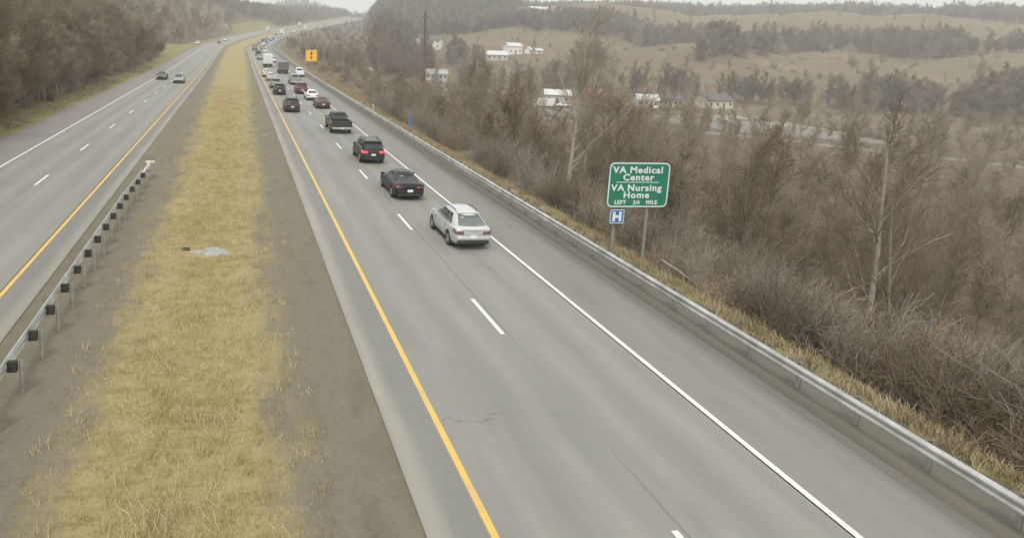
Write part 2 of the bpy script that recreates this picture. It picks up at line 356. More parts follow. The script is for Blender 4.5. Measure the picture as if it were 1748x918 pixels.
def line_mesh(name, rects, z, mat):
    V = []; F = []
    for t0, t1, a, b_ in rects:
        sr = srange(a, b_)
        for k, s in enumerate(sr):
            for t in (t0, t1): V.append(road(s, t, z))
            if k: q = len(V)-4; F.append((q, q+1, q+3, q+2))
    return tag(mesh_obj(name, V, F, mat), kind='structure')
line_mesh('edge_line', [(RL[0]-.08, RL[0]+.08, s0, s1), (RR[1]-.08, RR[1]+.08, s0, s1)], .005, M['white_line'])
line_mesh('median_line', [(RL[1]-.08, RL[1]+.08, s0, s1), (RR[0]-.08, RR[0]+.08, s0, s1)], .005, M['yellow_line'])
def dashes(c, first):
    return [(c-.075, c+.075, first+12.19*k-1.52, first+12.19*k+1.52) for k in range(-5, 70)]
line_mesh('lane_dashes', dashes(RL[0]+3.66, 44.02)+dashes(RR[0]+3.66, 34.22), .005, M['white_line'])
# median: gravel and dirt edges, a tongue of winter grass down the middle
def median_z(s, t):
    u = (t+1.55)/5.4; return -.02-.42*max(0, 1-u*u)+.03*math.sin(s*.9+t*2.1)*math.sin(t*1.7+s*.33)*max(0, 1-u*u)
def median_mat():
    m, n, b = new_mat('median_ground'); v = coords(n); T = attr(n, 't')
    ns_ = noise(n, .9, 6, .7, coords(n, (1, .35, 1))); nf = noise(n, 9, 7, .8, v); nb = noise(n, .16, 5, .6, v); nstreak = noise(n, 2.2, 5, .7, coords(n, (.35, 1.5, 1)))
    d = math_(n, 'ABSOLUTE', math_(n, 'ADD', T, math_(n, 'ADD', 1.2, 0)))
    g = n.nodes.new('ShaderNodeNewGeometry'); sy = n.nodes.new('ShaderNodeSeparateXYZ'); n.links.new(g.outputs['Position'], sy.inputs[0])
    wid = maprange(n, sy.outputs[1], 20, 180, 2.35, 3.9)
    dd = math_(n, 'ADD', math_(n, 'SUBTRACT', d, wid), math_(n, 'MULTIPLY', math_(n, 'SUBTRACT', ns_.outputs[0], .5), 4.2))
    f = maprange(n, dd, -.9, .8, 1, 0, True)
    grass = ramp(n, [(.25, (.19, .165, .08)), (.40, (.29, .245, .115)), (.5, (.40, .325, .165)), (.6, (.30, .275, .12)), (.75, (.40, .33, .18))]); n.links.new(mixc(n, .5, nb.outputs[0], nstreak.outputs[0]), grass.inputs[0])
    grav = ramp(n, [(.25, (.15, .135, .10)), (.5, (.22, .20, .152)), (.66, (.19, .17, .125)), (.8, (.30, .275, .21))]); n.links.new(ns_.outputs[0], grav.inputs[0])
    c = mixc(n, f, grav.outputs[0], grass.outputs[0])
    c = mixc(n, maprange(n, nf.outputs[0], .3, .72, .0, .5), c, mixc(n, 1.0, c, (.5, .47, .42), 'MULTIPLY'))
    n.links.new(c, b.inputs['Base Color']); b.inputs['Roughness'].default_value = .95; b.inputs['Specular IOR Level'].default_value = .15
    bump(n, b, math_(n, 'ADD', nf.outputs[0], nstreak.outputs[0]), .7, .05); return m
strip('median', np.linspace(-7.0, 3.85, 26), s0, s1, median_z, median_mat())

# pale washed gravel by the median drain
def blob(name, cx, cy, rx, ry, zf, mat, seed, n_=28, th=.02):
    rs = random.Random(seed); V = [(cx, cy, zf(cx, cy)+th)]
    for ring in (.55, .9, 1.0):
        for k in range(n_):
            a = 2*math.pi*k/n_; q = 1+.22*math.sin(3*a+seed)+.15*math.sin(7*a+seed*2)+rs.uniform(-.08, .08)
            x = cx+rx*math.cos(a)*q*ring; y = cy+ry*math.sin(a)*q*ring; V.append((x, y, zf(x, y)+(th if ring < 1 else -.04)))
    F = [(0, 1+k, 1+(k+1) % n_) for k in range(n_)]
    for r_ in (0, 1):
        for k in range(n_): F.append((1+r_*n_+k, 1+(r_+1)*n_+k, 1+(r_+1)*n_+(k+1) % n_, 1+r_*n_+(k+1) % n_))
    return mesh_obj(name, V, F, mat, smooth=True)
medz = lambda x, y: median_z(y, x)
M['pale_gravel'] = simple('pale_gravel', (.33, .33, .32), .8, 0, .25, 9)
tag(blob('gravel_patch', -.88, 30.8, .58, .72, medz, M['pale_gravel'], 2), kind='structure')
tag(blob('gravel_patch', -1.7, 30.9, .34, .2, medz, M['pale_gravel'], 5), kind='structure')
dr = empty('drain_inlet', (-2.2, 31.2, medz(-2.2, 31.2)+.02), .1, 'small dark iron drain grate beside the pale gravel patch in the median', 'drain')
f_ = MB()
for a in (-.17, .12): f_.box(a, a+.05, -.17, .17, 0, .05)
f_.box(-.12, .12, -.17, -.12, 0, .05).box(-.12, .12, .12, .17, 0, .05)
f_.build('frame', M['trim'], dr)
g_ = MB()
for k in range(4): g_.box(-.10+k*.06, -.07+k*.06, -.12, .12, .0, .035)
g_.build('grate', M['trim'], dr)

# ------------------------------------------------------------------ guardrails
PROF = [(0,.53),(.03,.55),(.08,.59),(.08,.635),(.01,.69),(.01,.71),(.08,.765),(.08,.81),(.03,.85),(0,.87)]
def rail_mesh(path, side):
    """path: list of (x,y,z, nx,ny, k) with k the height scale; side = which way the corrugations bulge"""
    prof = PROF+[(u-.012, z) for u, z in reversed(PROF)]; V = []; F = []; n_ = len(prof)
    for x, y, z, nx, ny in path:
        for u, h in prof: V.append((x+nx*u*side, y+ny*u*side, z+h))
    for i in range(len(path)-1):
        for k in range(n_): F.append((i*n_+k, i*n_+(k+1) % n_, (i+1)*n_+(k+1) % n_, (i+1)*n_+k))
    F.append(tuple(range(n_))); F.append(tuple((len(path)-1)*n_+k for k in range(n_-1, -1, -1)))
    return V, F
def ibeam(mb, x, y, z0, z1, th=0):
    c, s = math.cos(th), math.sin(th)
    def P(u, v, z): return (x+u*c+v*s, y-u*s+v*c, z)
    for (a, b_, c_, d) in ((-.05,-.042,-.05,.05), (.042,.05,-.05,.05), (-.041,.041,-.004,.004)):
        V = [P(u, v, z) for z in (z0, z1) for v in (c_, d) for u in (a, b_)]
        mb.add(V, [(0,2,3,1),(4,5,7,6),(0,1,5,4),(1,3,7,5),(3,2,6,7),(2,0,4,6)])
# right-hand rail
gr = empty('guardrail', road(31, 15.85), 0, 'long grey steel guardrail along the right outer shoulder by the brush', 'guardrail')
def rx_(s): return 15.62
path = []
for s in srange(-2, 900):
    x, y, z = road(s, rx_(s)); th = sec(s); path.append((x, y, z, math.cos(th), -math.sin(th)))
def rel(V, o): return [(v[0]-o.location[0], v[1]-o.location[1], v[2]-o.location[2]) for v in V]
V, F = rail_mesh(path, -1); ro = mesh_obj('rail', rel(V, gr), F, M['steel'], gr, True)
for p_ in ro.data.polygons: p_.use_smooth = False
rest_p = MB(); s = 3.0; k = 0
while s < 880:
    x, y, z = road(s, rx_(s)+.30); th = sec(s); mb = MB() if k < 98 else rest_p
    xb, yb, zb = road(s, rx_(s)+.125)
    ibeam(mb, x-gr.location[0], y-gr.location[1], z-.5-gr.location[2], z+.84-gr.location[2], th)
    bb = MB().box(-.1, .1, -.075, .075, .53, .86); c, s_ = math.cos(th), math.sin(th)
    blk = [(xb-gr.location[0]+v[0]*c+v[1]*s_, yb-gr.location[1]-v[0]*s_+v[1]*c, zb-gr.location[2]+v[2]) for v in bb.V]
    if k < 98:
        po = mb.build('post', M['post_steel'], gr); mesh_obj('block', blk, bb.F, M['wood'], po)
    else: rest_p.add(blk, bb.F)
    s += 1.905 if s < 95 else 3.81; k += 1
o = rest_p.build('post', M['post_steel'], gr); o['kind'] = 'stuff'
# asphalt kerb roll beneath the rail
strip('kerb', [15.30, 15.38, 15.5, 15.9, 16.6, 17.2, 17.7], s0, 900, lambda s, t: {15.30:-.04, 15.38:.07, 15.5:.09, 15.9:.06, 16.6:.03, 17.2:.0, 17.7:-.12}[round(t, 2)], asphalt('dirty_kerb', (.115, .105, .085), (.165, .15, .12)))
# median rail seen from behind, ending in a turned-down terminal
mg = empty('guardrail', (-5.85, 30, -.1), 0, 'short median guardrail with dark blocks and a pale end terminal', 'guardrail')
def mx(y): return -5.9+.14*ss(y, 36, 44)
path = [(mx(y), y, -.12, 1, 0) for y in np.arange(4, 44.4, .95)]
V, F = rail_mesh(path, -1); mesh_obj('rail', rel(V, mg), F, M['steel'], mg)
y = 25.76-1.885*11; k = 0
while y < 43.5:
    mb = MB(); ibeam(mb, mx(y)+.36+.0-mg.location[0], y-mg.location[1], -.6, .80, 0)
    po = mb.build('post', M['post_steel'], mg)
    MB().box(mx(y)+.02+5.85, mx(y)+.26+5.85, y-30-.065, y-30+.065, .48, .77).build('block', M['dark_block'], po)
    y += 1.9
tm = MB(); tm.tube([(mx(44)+5.85, 14.1, .6), (mx(44)+5.9, 15.2, .66), (mx(44)+6.0, 16.0, .74)], .07, 8)
tm.box(.10, .32, 15.85, 16.15, .42, .95, .02).box(.0, .62, 15.9, 16.02, .86, .98, .015)
tm.build('end_terminal', simple('pale_terminal', (.66, .66, .63), .5, .2), mg)
MB().box(.16, .27, 15.95, 16.07, -.6, .45).build('post', M['post_steel'], mg)

# ------------------------------------------------------------------ vehicles
def eval_bool(o, cutters):
    for c in cutters:
        md = o.modifiers.new('b', 'BOOLEAN'); md.object = c; md.operation = 'DIFFERENCE'; md.solver = 'EXACT'; md.material_mode = 'TRANSFER'
    bpy.context.view_layer.update()
    dg = bpy.context.evaluated_depsgraph_get(); me = bpy.data.meshes.new_from_object(o.evaluated_get(dg))
    o.modifiers.clear(); o.data = me
    for c in cutters: bpy.data.objects.remove(c)
def lf(tab, y): return float(np.interp(y, [a for a, _ in tab], [b_ for _, b_ in tab]))
def body_loft(T, y0, y1, n_=46):
    ys = y0+(y1-y0)*(.5-.5*np.cos(np.linspace(0, math.pi, n_)))
    V = []; F = []
    for y in ys:
        zb, zm, zt = lf(T['zb'], y), lf(T['zm'], y), lf(T['zt'], y); wm, k = lf(T['w'], y), T.get('tuck', .93)
        half = [(0, zb), (wm*.80, zb), (wm*.95, zb+.06), (wm*.985, zb+.5*(zm-zb)), (wm, zm), (wm*.985, zm+.5*(zt-zm)), (wm*k, zt-.035), (wm*(k-.06), zt), (wm*.5, zt+T.get('crown', .035)), (0, zt+T.get('crown', .035)*1.25)]
        ring = half+[(-x, z) for x, z in half[-2:0:-1]]
        V += [(x, y, z) for x, z in ring]
    m_ = len(ring)
    for i in range(n_-1):
        for k in range(m_): F.append((i*m_+k, i*m_+(k+1) % m_, (i+1)*m_+(k+1) % m_, (i+1)*m_+k))
    F.append(tuple(range(m_-1, -1, -1))); F.append(tuple((n_-1)*m_+k for k in range(m_)))
    return V, F
class Cabin:
    def __init__(s, lo, up, wl, wu, z0, z1, bow=.05, end=.10):
        s.lo, s.up, s.wl, s.wu, s.z0, s.z1, s.bow, s.end = lo, up, wl, wu, z0, z1, bow, end
    def pt(s, side, a, v, off=0):
        ql, qu = s.lo, s.up; y0 = ql[0]+(qu[0]-ql[0])*v; y1 = ql[1]+(qu[1]-ql[1])*v
        vv = v+.12*math.sin(math.pi*v); wd = s.wl+(s.wu-s.wl)*v+.03*math.sin(math.pi*v)
        z = s.z0+(s.z1-s.z0)*v; b2 = (2*a-1)**2
        we = wd*(1-s.end)
        if side in 'LR':
            x = -(we+(wd-we)*(1-b2**1.5)); y = y0+(y1-y0)*a; x -= off
            return (x if side == 'L' else -x, y, z+off*.25)
        x = -we+2*we*a; sl = 1 if side == 'F' else -1
        y = (y1 if side == 'F' else y0)+sl*(s.end*1.1*(1-b2)+off); return (x, y, z+off*.5)
    def shell(s):
        A_ = [0, .06, .15, .3, .5, .7, .85, .94]; V = []; F = []; vs = [0, .15, .35, .6, .8, .93, 1.0]
        for v in vs:
            ring = [s.pt('B', a, v) for a in A_]+[s.pt('R', a, v) for a in A_]+[s.pt('F', 1-a, v) for a in A_]+[s.pt('L', 1-a, v) for a in A_]
            for c in (0, 8, 16, 24):
                p, q, r_ = Vector(ring[c-1]), Vector(ring[c]), Vector(ring[(c+1) % 32]); ring[c] = tuple(q*.5+p*.25+r_*.25)
            V += ring
        m_ = 32; cx = 0; cy = (s.up[0]+s.up[1])/2
        for k_, dz in ((.96, .022), (.86, .042), (.6, .06), (.3, .068)):
            V += [(x*k_, cy+(y-cy)*k_, s.z1+dz) for x, y, z in V[6*m_:7*m_]]
        n_ = len(V)//m_
        for i in range(n_-1):
            for k in range(m_): F.append((i*m_+k, i*m_+(k+1) % m_, (i+1)*m_+(k+1) % m_, (i+1)*m_+k))
        V.append((0, cy, s.z1+.07)); F += [((n_-1)*m_+k, (n_-1)*m_+(k+1) % m_, len(V)-1) for k in range(m_)]
        return V, F
    def win(s, side, a0, a1, v0=.10, v1=.90, off=.007, n_=8, taper=(0, 0)):
        V = []; F = []
        for j in range(4):
            v = v0+(v1-v0)*j/3
            for i in range(n_+1):
                aa0 = a0+taper[0]*j/3; aa1 = a1-taper[1]*j/3; V.append(s.pt(side, aa0+(aa1-aa0)*i/n_, v, off))
        for j in range(3):
            for i in range(n_): q = j*(n_+1)+i; F.append((q, q+1, q+n_+2, q+n_+1))
        nV = len(V); V += [tuple(np.array(p)-np.array((0, 0, 0))) for p in V]
        # give the pane thickness: inner copies moved towards the cabin
        cx, cy = 0, (s.lo[0]+s.lo[1])/2
        for i in range(nV):
            p = Vector(V[i]); d = Vector((cx-p.x, cy-p.y, 0)).normalized() if side in 'BF' else Vector((-1 if p.x > 0 else 1, 0, 0)); V[nV+i] = tuple(p+d*.03)
        F += [tuple(nV+i for i in f[::-1]) for f in F]
        m_ = n_+1; edge = [i for i in range(m_)]+[j*m_+m_-1 for j in range(1, 4)]+[3*m_+i for i in range(m_-2, -1, -1)]+[j*m_ for j in (2, 1)]
        for i in range(len(edge)): a, b_ = edge[i], edge[(i+1) % len(edge)]; F.append((a, b_, nV+b_, nV+a))
        return V, F
def wheel(parent, x, y, r, sgn, wd=.22, rimmat=None):
    wo = empty_part = None
    rp = MB(); rr = r*.66
    rp.lathe([(sgn*.0, .02), (sgn*.0, rr*.30), (-sgn*.02, rr*.34), (-sgn*.035, rr*.9), (sgn*.0, rr*.93), (sgn*.005, rr), (-sgn*.1, rr*1.0)], 22)
    for k in range(5):
        a = 2*math.pi*k/5; ca, sa = math.cos(a), math.sin(a); V = []
        for xx in (-sgn*.04, sgn*.004):
            for q, hw in ((rr*.22, .045), (rr*.94, .032)):
                for e in (-1, 1): V.append((xx, q*ca-e*hw*sa, q*sa+e*hw*ca))
        rp.add(V, [(0,1,3,2),(4,6,7,5),(0,4,5,1),(2,3,7,6),(0,2,6,4),(1,5,7,3)])
    w_ = rp.build('wheel', rimmat or M['rim'], parent); w_.location = (x, y, r)
    tp = MB().lathe([(-sgn*wd, rr), (-sgn*wd, r*.95), (-sgn*wd*.85, r), (-sgn*wd*.15, r), (sgn*.012, r*.95), (sgn*.015, r*.8), (sgn*.002, rr)], 26)
    tp.build('tyre', M['tyre'], w_, True)
def mirror(parent, x, y, z, mat):
    for s in (-1, 1): MB().box(s*x-.10 if s > 0 else s*x-.12, s*x+.12 if s > 0 else s*x+.10, y-.05, y+.06, z-.07, z+.07, .03).build('wing_mirror', mat, parent)
TYPES = {}
def T_(**k): return k
def base_tab(L2, W, zb, belt, hood, nose, hoody, tailz=None, tailw=.9, drop=.07):
    return dict(zb=[(-L2, zb+.16), (-L2+.12, zb+.04), (-L2+.5, zb), (L2-.6, zb), (L2-.15, zb+.04), (L2, zb+.14)],
                zm=[(-L2, zb+.40), (-L2+.2, zb+.38), (L2-.3, zb+.36), (L2, zb+.30)],
                zt=[(-L2, (tailz or belt)-drop), (-L2+.05, (tailz or belt)-drop*.35), (-L2+.14, (tailz or belt)), (-L2+.75, max(tailz or belt, belt-.02)), (-L2+1.3, belt), (hoody-.1, belt-.03), (hoody+.3, hood), (L2-.45, nose+.07), (L2-.12, nose), (L2, nose-.12)],
                w=[(-L2, W*tailw), (-L2+.05, W*(tailw*.45+.53)), (-L2+.18, W*.965), (-L2+.6, W), (L2-.9, W), (L2-.3, W*.92), (L2-.08, W*.80), (L2, W*.70)])
TYPES['crossover'] = dict(L2=2.28, W=.93, tab=base_tab(2.28, .93, .24, 1.02, .97, .76, 1.15, 1.04, .80, .12), cab=((-2.20, 1.34), (-1.26, .20), .89, .59, .99, 1.52), r=.34, wy=(-1.36, 1.34), wins=((.17,.30),(.32,.60),(.63,.90)), rails=True, end=.17)
TYPES['suv'] = dict(L2=2.32, W=.93, tab=base_tab(2.32, .93, .27, 1.08, 1.03, .86, 1.05), cab=((-2.22, 1.12), (-2.0, .38), .88, .68, 1.04, 1.68), r=.37, wy=(-1.40, 1.38), wins=((.06,.31),(.34,.61),(.64,.94)), rails=True)
TYPES['sedan'] = dict(L2=2.42, W=.93, tab=base_tab(2.42, .93, .19, .92, .88, .70, 1.15, .97, .78, .15), cab=((-2.12, 1.36), (-.80, .20), .85, .53, .885, 1.37), r=.34, wy=(-1.42, 1.42), wins=((.24,.33),(.35,.62),(.65,.90)), rails=False, end=.17)
TYPES['minivan'] = dict(L2=2.5, W=.97, tab=base_tab(2.5, .97, .22, 1.06, 1.0, .80, 1.45), cab=((-2.38, 1.75), (-2.14, .62), .92, .72, 1.02, 1.72), r=.34, wy=(-1.5, 1.5), wins=((.05,.32),(.35,.60),(.63,.93)), rails=True)
def build_car(kind, name, label, cat, pnt, group=None, lights='tail', glass='glass', spoiler=True):
    T = TYPES[kind]; root = empty(name, label=label, cat=cat, group=group); L2, W, r = T['L2'], T['W'], T['r']
    V, F = body_loft(T['tab'], -L2, L2); body = mesh_obj('body', V, F, [pnt, M['shadow_trim']], root, True)
    cut = []
    for y in T['wy']:
        for sx in (-1, 1):
            c = MB().lathe([(-.16, .001), (-.16, r+.055), (.16, r+.055), (.16, .001)], 26, sx*(W-.06), y, r+.01).build('c', M['shadow_trim'])
            cut.append(c)
    body.parent = None; eval_bool(body, cut); body.parent = root
    (lo, up, wl, wu, z0, z1) = T['cab']; C = Cabin(lo, up, wl, wu, z0, z1, end=T.get('end', .10))
    V, F = C.shell(); mesh_obj('cabin', V, F, pnt, root, True)
    V, F = C.win('B', .03, .97, .22 if kind != 'sedan' else .12, .86); mesh_obj('rear_window', V, F, M[glass], root, True)
    V, F = C.win('F', .05, .95, .06, .92); mesh_obj('windscreen', V, F, M['glass'], root, True)
    for sd_ in 'LR':
        for a0, a1 in T['wins']:
            tp = (0, 0)
            V, F = C.win(sd_, a0, a1, .17, .86); mesh_obj('side_window', V, F, M['glass'], root, True)
    for y in T['wy']:
        for sx in (-1, 1): wheel(root, sx*(W-.015), y, r, sx)
    lamp = {'brake': M['brake'], 'dull': M['tail_dull'], 'tail': M['tail']}[lights]; zt = T['tab']['zt'][1][1]; zb = T['tab']['zb'][2][1]
    for sx in (-1, 1):
        tb = T['tab']; cols = [(W*.50, -L2-.014), (lf(tb['w'], -L2)*.97, -L2-.014)]+[(lf(tb['w'], -L2+q)+.012, -L2+q-.004) for q in (.03, .06, .12, .2, .30)]; V = []; F = []
        for inn in (0, 1):
            for ci, (xx, yy) in enumerate(cols):
                top = lf(tb['zt'], max(yy, -L2+.04))-.05-(.02 if ci == 0 else 0); bot = top-(.17 if ci < 5 else .10)
                for r_, zz in enumerate((bot, (bot+top)/2, top)): V.append((sx*(xx*(1.0, .993, .965)[r_]-.03*inn), yy+.02*inn, zz))
        nc = len(cols)*3
        for ci in range(len(cols)-1):
            for r_ in range(2): q = ci*3+r_; F += [(q, q+3, q+4, q+1), (nc+q, nc+q+1, nc+q+4, nc+q+3)]
            F += [(ci*3, nc+ci*3, nc+ci*3+3, ci*3+3), (ci*3+2, ci*3+5, nc+ci*3+5, nc+ci*3+2)]
        for c_ in (0, (len(cols)-1)*3): F += [(c_, c_+1, nc+c_+1, nc+c_), (c_+1, c_+2, nc+c_+2, nc+c_+1)]
        mesh_obj('tail_light', V, F, lamp, root, True)
        a, b_ = sorted((sx*(W*.46), sx*(W*.86))); nz = lf(T['tab']['zt'], L2-.12)
        MB().box(a, b_, L2-.30, L2-.01, nz-.17, nz-.05, .03).build('headlight', M['head'], root, True)
    MB().box(-W*.84, W*.84, -L2-.05, -L2+.2, zb+.24, zb+.42, .045).build('bumper', pnt, root, True)
    MB().box(-W*.80, W*.80, -L2-.035, -L2+.18, zb+.06, zb+.236, .03).build('bumper_trim', M['trim'], root, True)
    MB().box(-W*.55, W*.55, L2-.10, L2+.02, zb+.12, zb+.36, .03).build('grille', M['trim'], root, True)
    MB().box(-.16, .16, -L2-.068, -L2-.03, zt-.42 if kind != 'sedan' else zt-.40, zt-.27 if kind != 'sedan' else zt-.25).build('licence_plate', M['plate'], root)
    MB().box(-W*.90, W*.90, -L2+.7, L2-.9, zb-.06, zb+.01).build('underbody', M['shadow_trim'], root)
    mirror(root, W+.03, lo[1]-.45, z0+.10, pnt)
    if T['rails']:
        for sx in (-1, 1): MB().tube([(sx*wu*.86, up[0]+.15, z1+.03), (sx*wu*.86, up[0]+.25, z1+.09), (sx*wu*.86, up[1]-.25, z1+.09), (sx*wu*.86, up[1]-.1, z1+.03)], .018, 6).build('roof_rail', M['trim'], root)
        MB().box(-wu*.88, wu*.88, up[0]-.20, up[0]+.12, z1-.015, z1+.035, .015).build('spoiler', pnt, root, True)
    # door shut lines as narrow dark grooves standing just proud
    for sx in (-1, 1):
        for yy in (lo[1]-.62, (T['wy'][0]+.62+lo[1]-.62)/2, T['wy'][0]+.55):
            MB().box(sx*(W*.985)-.012, sx*(W*.985)+.016*1, yy-.006, yy+.006, zb+.16, z0-.10).build('door_gap', M['trim'], root)
        for yy in (lo[1]-1.45, T['wy'][0]+.85): MB().box(*sorted((sx*(W*.97), sx*(W+.02))), yy, yy+.16, z0-.20, z0-.165, .01).build('door_handle', pnt, root)
    return root
def place(o, s, t, dz=0, flip=False):
    if s < 240 and not flip: s -= 1.15
    x, y, z = road(s, t); o.location = (x, y, z+.006+dz); o.rotation_euler = (math.atan(np.interp(s, Kz, Gv)/100)*(-1 if flip else 1), 0, -sec(s)+(math.pi if flip else 0)); return o
def copy_tree(o, parent=None, swap=None):
    c = o.copy(); COL.objects.link(c); c.parent = parent
    if isinstance(swap, tuple): swap = {swap[0]: swap[1]}
    if o.type == 'MESH' and swap and len(o.material_slots) and o.material_slots[0].material in swap:
        c.material_slots[0].link = 'OBJECT'; c.material_slots[0].material = swap[o.material_slots[0].material]
    for ch in list(o.children): copy_tree(ch, c, swap)
    return c
def pickup(name, label, pnt, group=None, cap=False, cat='pickup truck'):
    root = empty(name, label=label, cat=cat, group=group); W = 1.0; L2 = 2.9
    tab = dict(zb=[(-.75, .42), (2.2, .42), (2.75, .46), (2.9, .55)], zm=[(-.75, .85), (2.9, .82)], zt=[(-.75, 1.17), (1.25, 1.15), (1.5, 1.16), (2.6, 1.08), (2.84, .98), (2.9, .9)], w=[(-.75, W), (2.3, W), (2.75, W*.94), (2.9, W*.86)], crown=.04)
    V, F = body_loft(tab, -.75, 2.9, 36); body = mesh_obj('body', V, F, [pnt, M['shadow_trim']], root, True)
    bd = MB(); z0, z1 = .50, 1.24
    bd.box(-W, -W+.09, -2.86, -.77, z0, z1, .02).box(W-.09, W, -2.86, -.77, z0, z1, .02).box(-W+.092, W-.092, -.86, -.77, z0, z1-.01).box(-W+.092, W-.092, -2.74, -.865, z0, .70)
    bed = bd.build('cargo_bed', pnt, root)
    r = .41; cut = []
    for y, tgt in ((-1.75, 'b'), (1.95, 'f')):
        for sx in (-1, 1): cut.append((tgt, MB().lathe([(-.17, .001), (-.17, r+.06), (.17, r+.06), (.17, .001)], 26, sx*(W-.06), y, r+.01).build('c', M['shadow_trim'])))
    body.parent = None; eval_bool(body, [c for k_, c in cut if k_ == 'f']); body.parent = root
    for k_, c in cut:
        if k_ == 'b': bpy.data.objects.remove(c)
    for sx in (-1, 1):
        a, b_ = sorted((sx*(W-.30), sx*(W+.004))); MB().lathe([(0 if sx > 0 else 0, .001), (0, r+.07), (.004*sx, r+.07), (.004*sx, .001)], 26, sx*(W+.001), -1.75, r+.02).build('wheel_arch', M['shadow_trim'], root)
        wheel(root, sx*(W+.012), -1.75, r, sx, .25); wheel(root, sx*(W-.012), 1.95, r, sx, .25)
        a, b_ = sorted((sx*(W*.86), sx*(W*.995))); MB().box(a, b_, -2.91, -2.83, .86, 1.18, .02).build('tail_light', M['tail'], root)
        a, b_ = sorted((sx*(W*.55), sx*(W*.88))); MB().box(a, b_, 2.72, 2.90, .78, .95, .02).build('headlight', M['head'], root)
    MB().box(-W*.85, W*.85, -2.90, -2.80, .56, 1.23, .02).build('tailgate', pnt, root)
    MB().box(-W*.95, W*.95, -3.02, -2.86, .46, .66, .03).build('bumper', M['chrome'], root)
    MB().box(-W*.6, W*.6, 2.84, 2.94, .60, .90, .03).build('grille', M['trim'], root)
    MB().box(-.16, .16, -3.035, -3.01, .50, .64).build('licence_plate', M['plate'], root)
    MB().box(-W*.85, W*.85, -2.6, 2.4, .36, .43).build('underbody', M['shadow_trim'], root)
    C = Cabin((-.72, 1.52), (-.50, .62), .92, .70, 1.13, 1.84, end=.08); V, F = C.shell(); mesh_obj('cabin', V, F, pnt, root, True)
    V, F = C.win('B', .10, .90, .2, .84); mesh_obj('rear_window', V, F, M['glass'], root, True)
    V, F = C.win('F', .05, .95, .06, .9); mesh_obj('windscreen', V, F, M['glass'], root, True)
    for sd_ in 'LR':
        for a0, a1 in ((.06, .40), (.45, .94)): V, F = C.win(sd_, a0, a1, .14, .84); mesh_obj('side_window', V, F, M['glass'], root, True)
    mirror(root, W+.09, .95, 1.28, M['trim'])
    if cap:
        MB().box(-W*.95, W*.95, -2.84, -.82, 1.245, 1.30, .02).build('bed_cover', M['trim'], root)
    return root
def box_truck(name, label, pnt, boxm, group=None, cat='box truck', L=6.2, H=3.35, open_top=False):
    root = empty(name, label=label, cat=cat, group=group); W = 1.22
    tab = dict(zb=[(0, .5), (2.2, .5)], zm=[(0, 1.0), (2.2, 1.0)], zt=[(0, 1.55), (.9, 1.5), (2.0, 1.32), (2.2, 1.15)], w=[(0, 1.05), (1.9, 1.03), (2.2, .92)], crown=.05)
    V, F = body_loft(tab, 0, 2.2, 16); cb = mesh_obj('cab', [(x, y+L/2-.2, z) for x, y, z in V], F, pnt, root, True)
    C = Cabin((L/2-.18, L/2+1.35), (L/2-.12, L/2+.75), .98, .82, 1.5, 2.30, end=.06); V, F = C.shell(); mesh_obj('cabin', V, F, pnt, root, True)
    V, F = C.win('F', .05, .95, .08, .9); mesh_obj('windscreen', V, F, M['glass'], root, True)
    for sd_ in 'LR': V, F = C.win(sd_, .12, .9, .12, .86); mesh_obj('side_window', V, F, M['glass'], root, True)
    cg = MB()
    if open_top:
        cg.box(-W, W, -L/2, L/2-.4, .95, 1.10).box(-W, -W+.08, -L/2, L/2-.4, 1.1, H).box(W-.08, W, -L/2, L/2-.4, 1.1, H).box(-W+.08, W-.08, L/2-.5, L/2-.4, 1.1, H+.2)
        for k in range(6):
            for sx in (-1, 1): a, b_ = sorted((sx*W, sx*(W+.06))); cg.box(a, b_, -L/2+.3+k*.95, -L/2+.4+k*.95, 1.0, H)
        cg.build('dump_bed', boxm, root); MB().box(-W+.02, W-.02, -L/2-.06, -L/2+.02, 1.05, H-.1, .02).build('tailgate', simple('rusty_tailgate', (.13, .105, .10), .8), root)
    else:
        cg.box(-W, W, -L/2, L/2-.4, .95, H, .03).build('cargo_box', boxm, root)
        MB().box(-W+.1, W-.1, -L/2-.03, -L/2+.01, 1.1, H-.15, .01).build('rear_door', boxm, root)
        MB().box(-.02, .02, -L/2-.05, -L/2-.02, 1.1, H-.16).build('door_bar', M['steel'], root)
    MB().box(-.5, .5, -L/2+.1, L/2+1.6, .62, .93).build('frame', M['shadow_trim'], root)
    MB().box(-1.1, 1.1, -L/2-.05, -L/2+.1, .5, .72, .02).build('bumper', M['trim'], root)
    for sx in (-1, 1):
        for y in (-L/2+1.5, L/2+1.1): wheel(root, sx*1.06, y, .47, sx, .3 if y > 0 else .55)
        a, b_ = sorted((sx*.8, sx*1.12)); MB().box(a, b_, -L/2-.09, -L/2-.04, .74, .86).build('tail_light', M['tail'], root)
        a, b_ = sorted((sx*.6, sx*.92)); MB().box(a, b_, L/2+1.85, L/2+2.02, .95, 1.15, .02).build('headlight', M['head'], root)
        a, b_ = sorted((sx*1.15, sx*1.32)); MB().box(a, b_, L/2+.95, L/2+1.03, 1.6, 1.95, .02).build('wing_mirror', M['trim'], root)
    return root
cars = {}
G = 'vehicles driving away in the right-hand carriageway'
P = {}
P['silver'] = build_car('crossover', 'crossover_car', 'silver crossover car nearest the camera, in the right lane', 'car', M['silver'], G, glass='glass_light', lights='dull')
P['sedan'] = build_car('sedan', 'sedan_car', 'black low sedan just ahead of the silver crossover', 'car', M['black'], G)
P['suv'] = build_car('suv', 'sport_utility_car', 'black sport utility car with bright lit red brake lights', 'car', M['dark_green_black'], G, lights='brake')
P['pickup'] = pickup('pickup_truck', 'dark grey pickup truck just ahead of the black car with brake lights lit', M['dark_grey'], G)
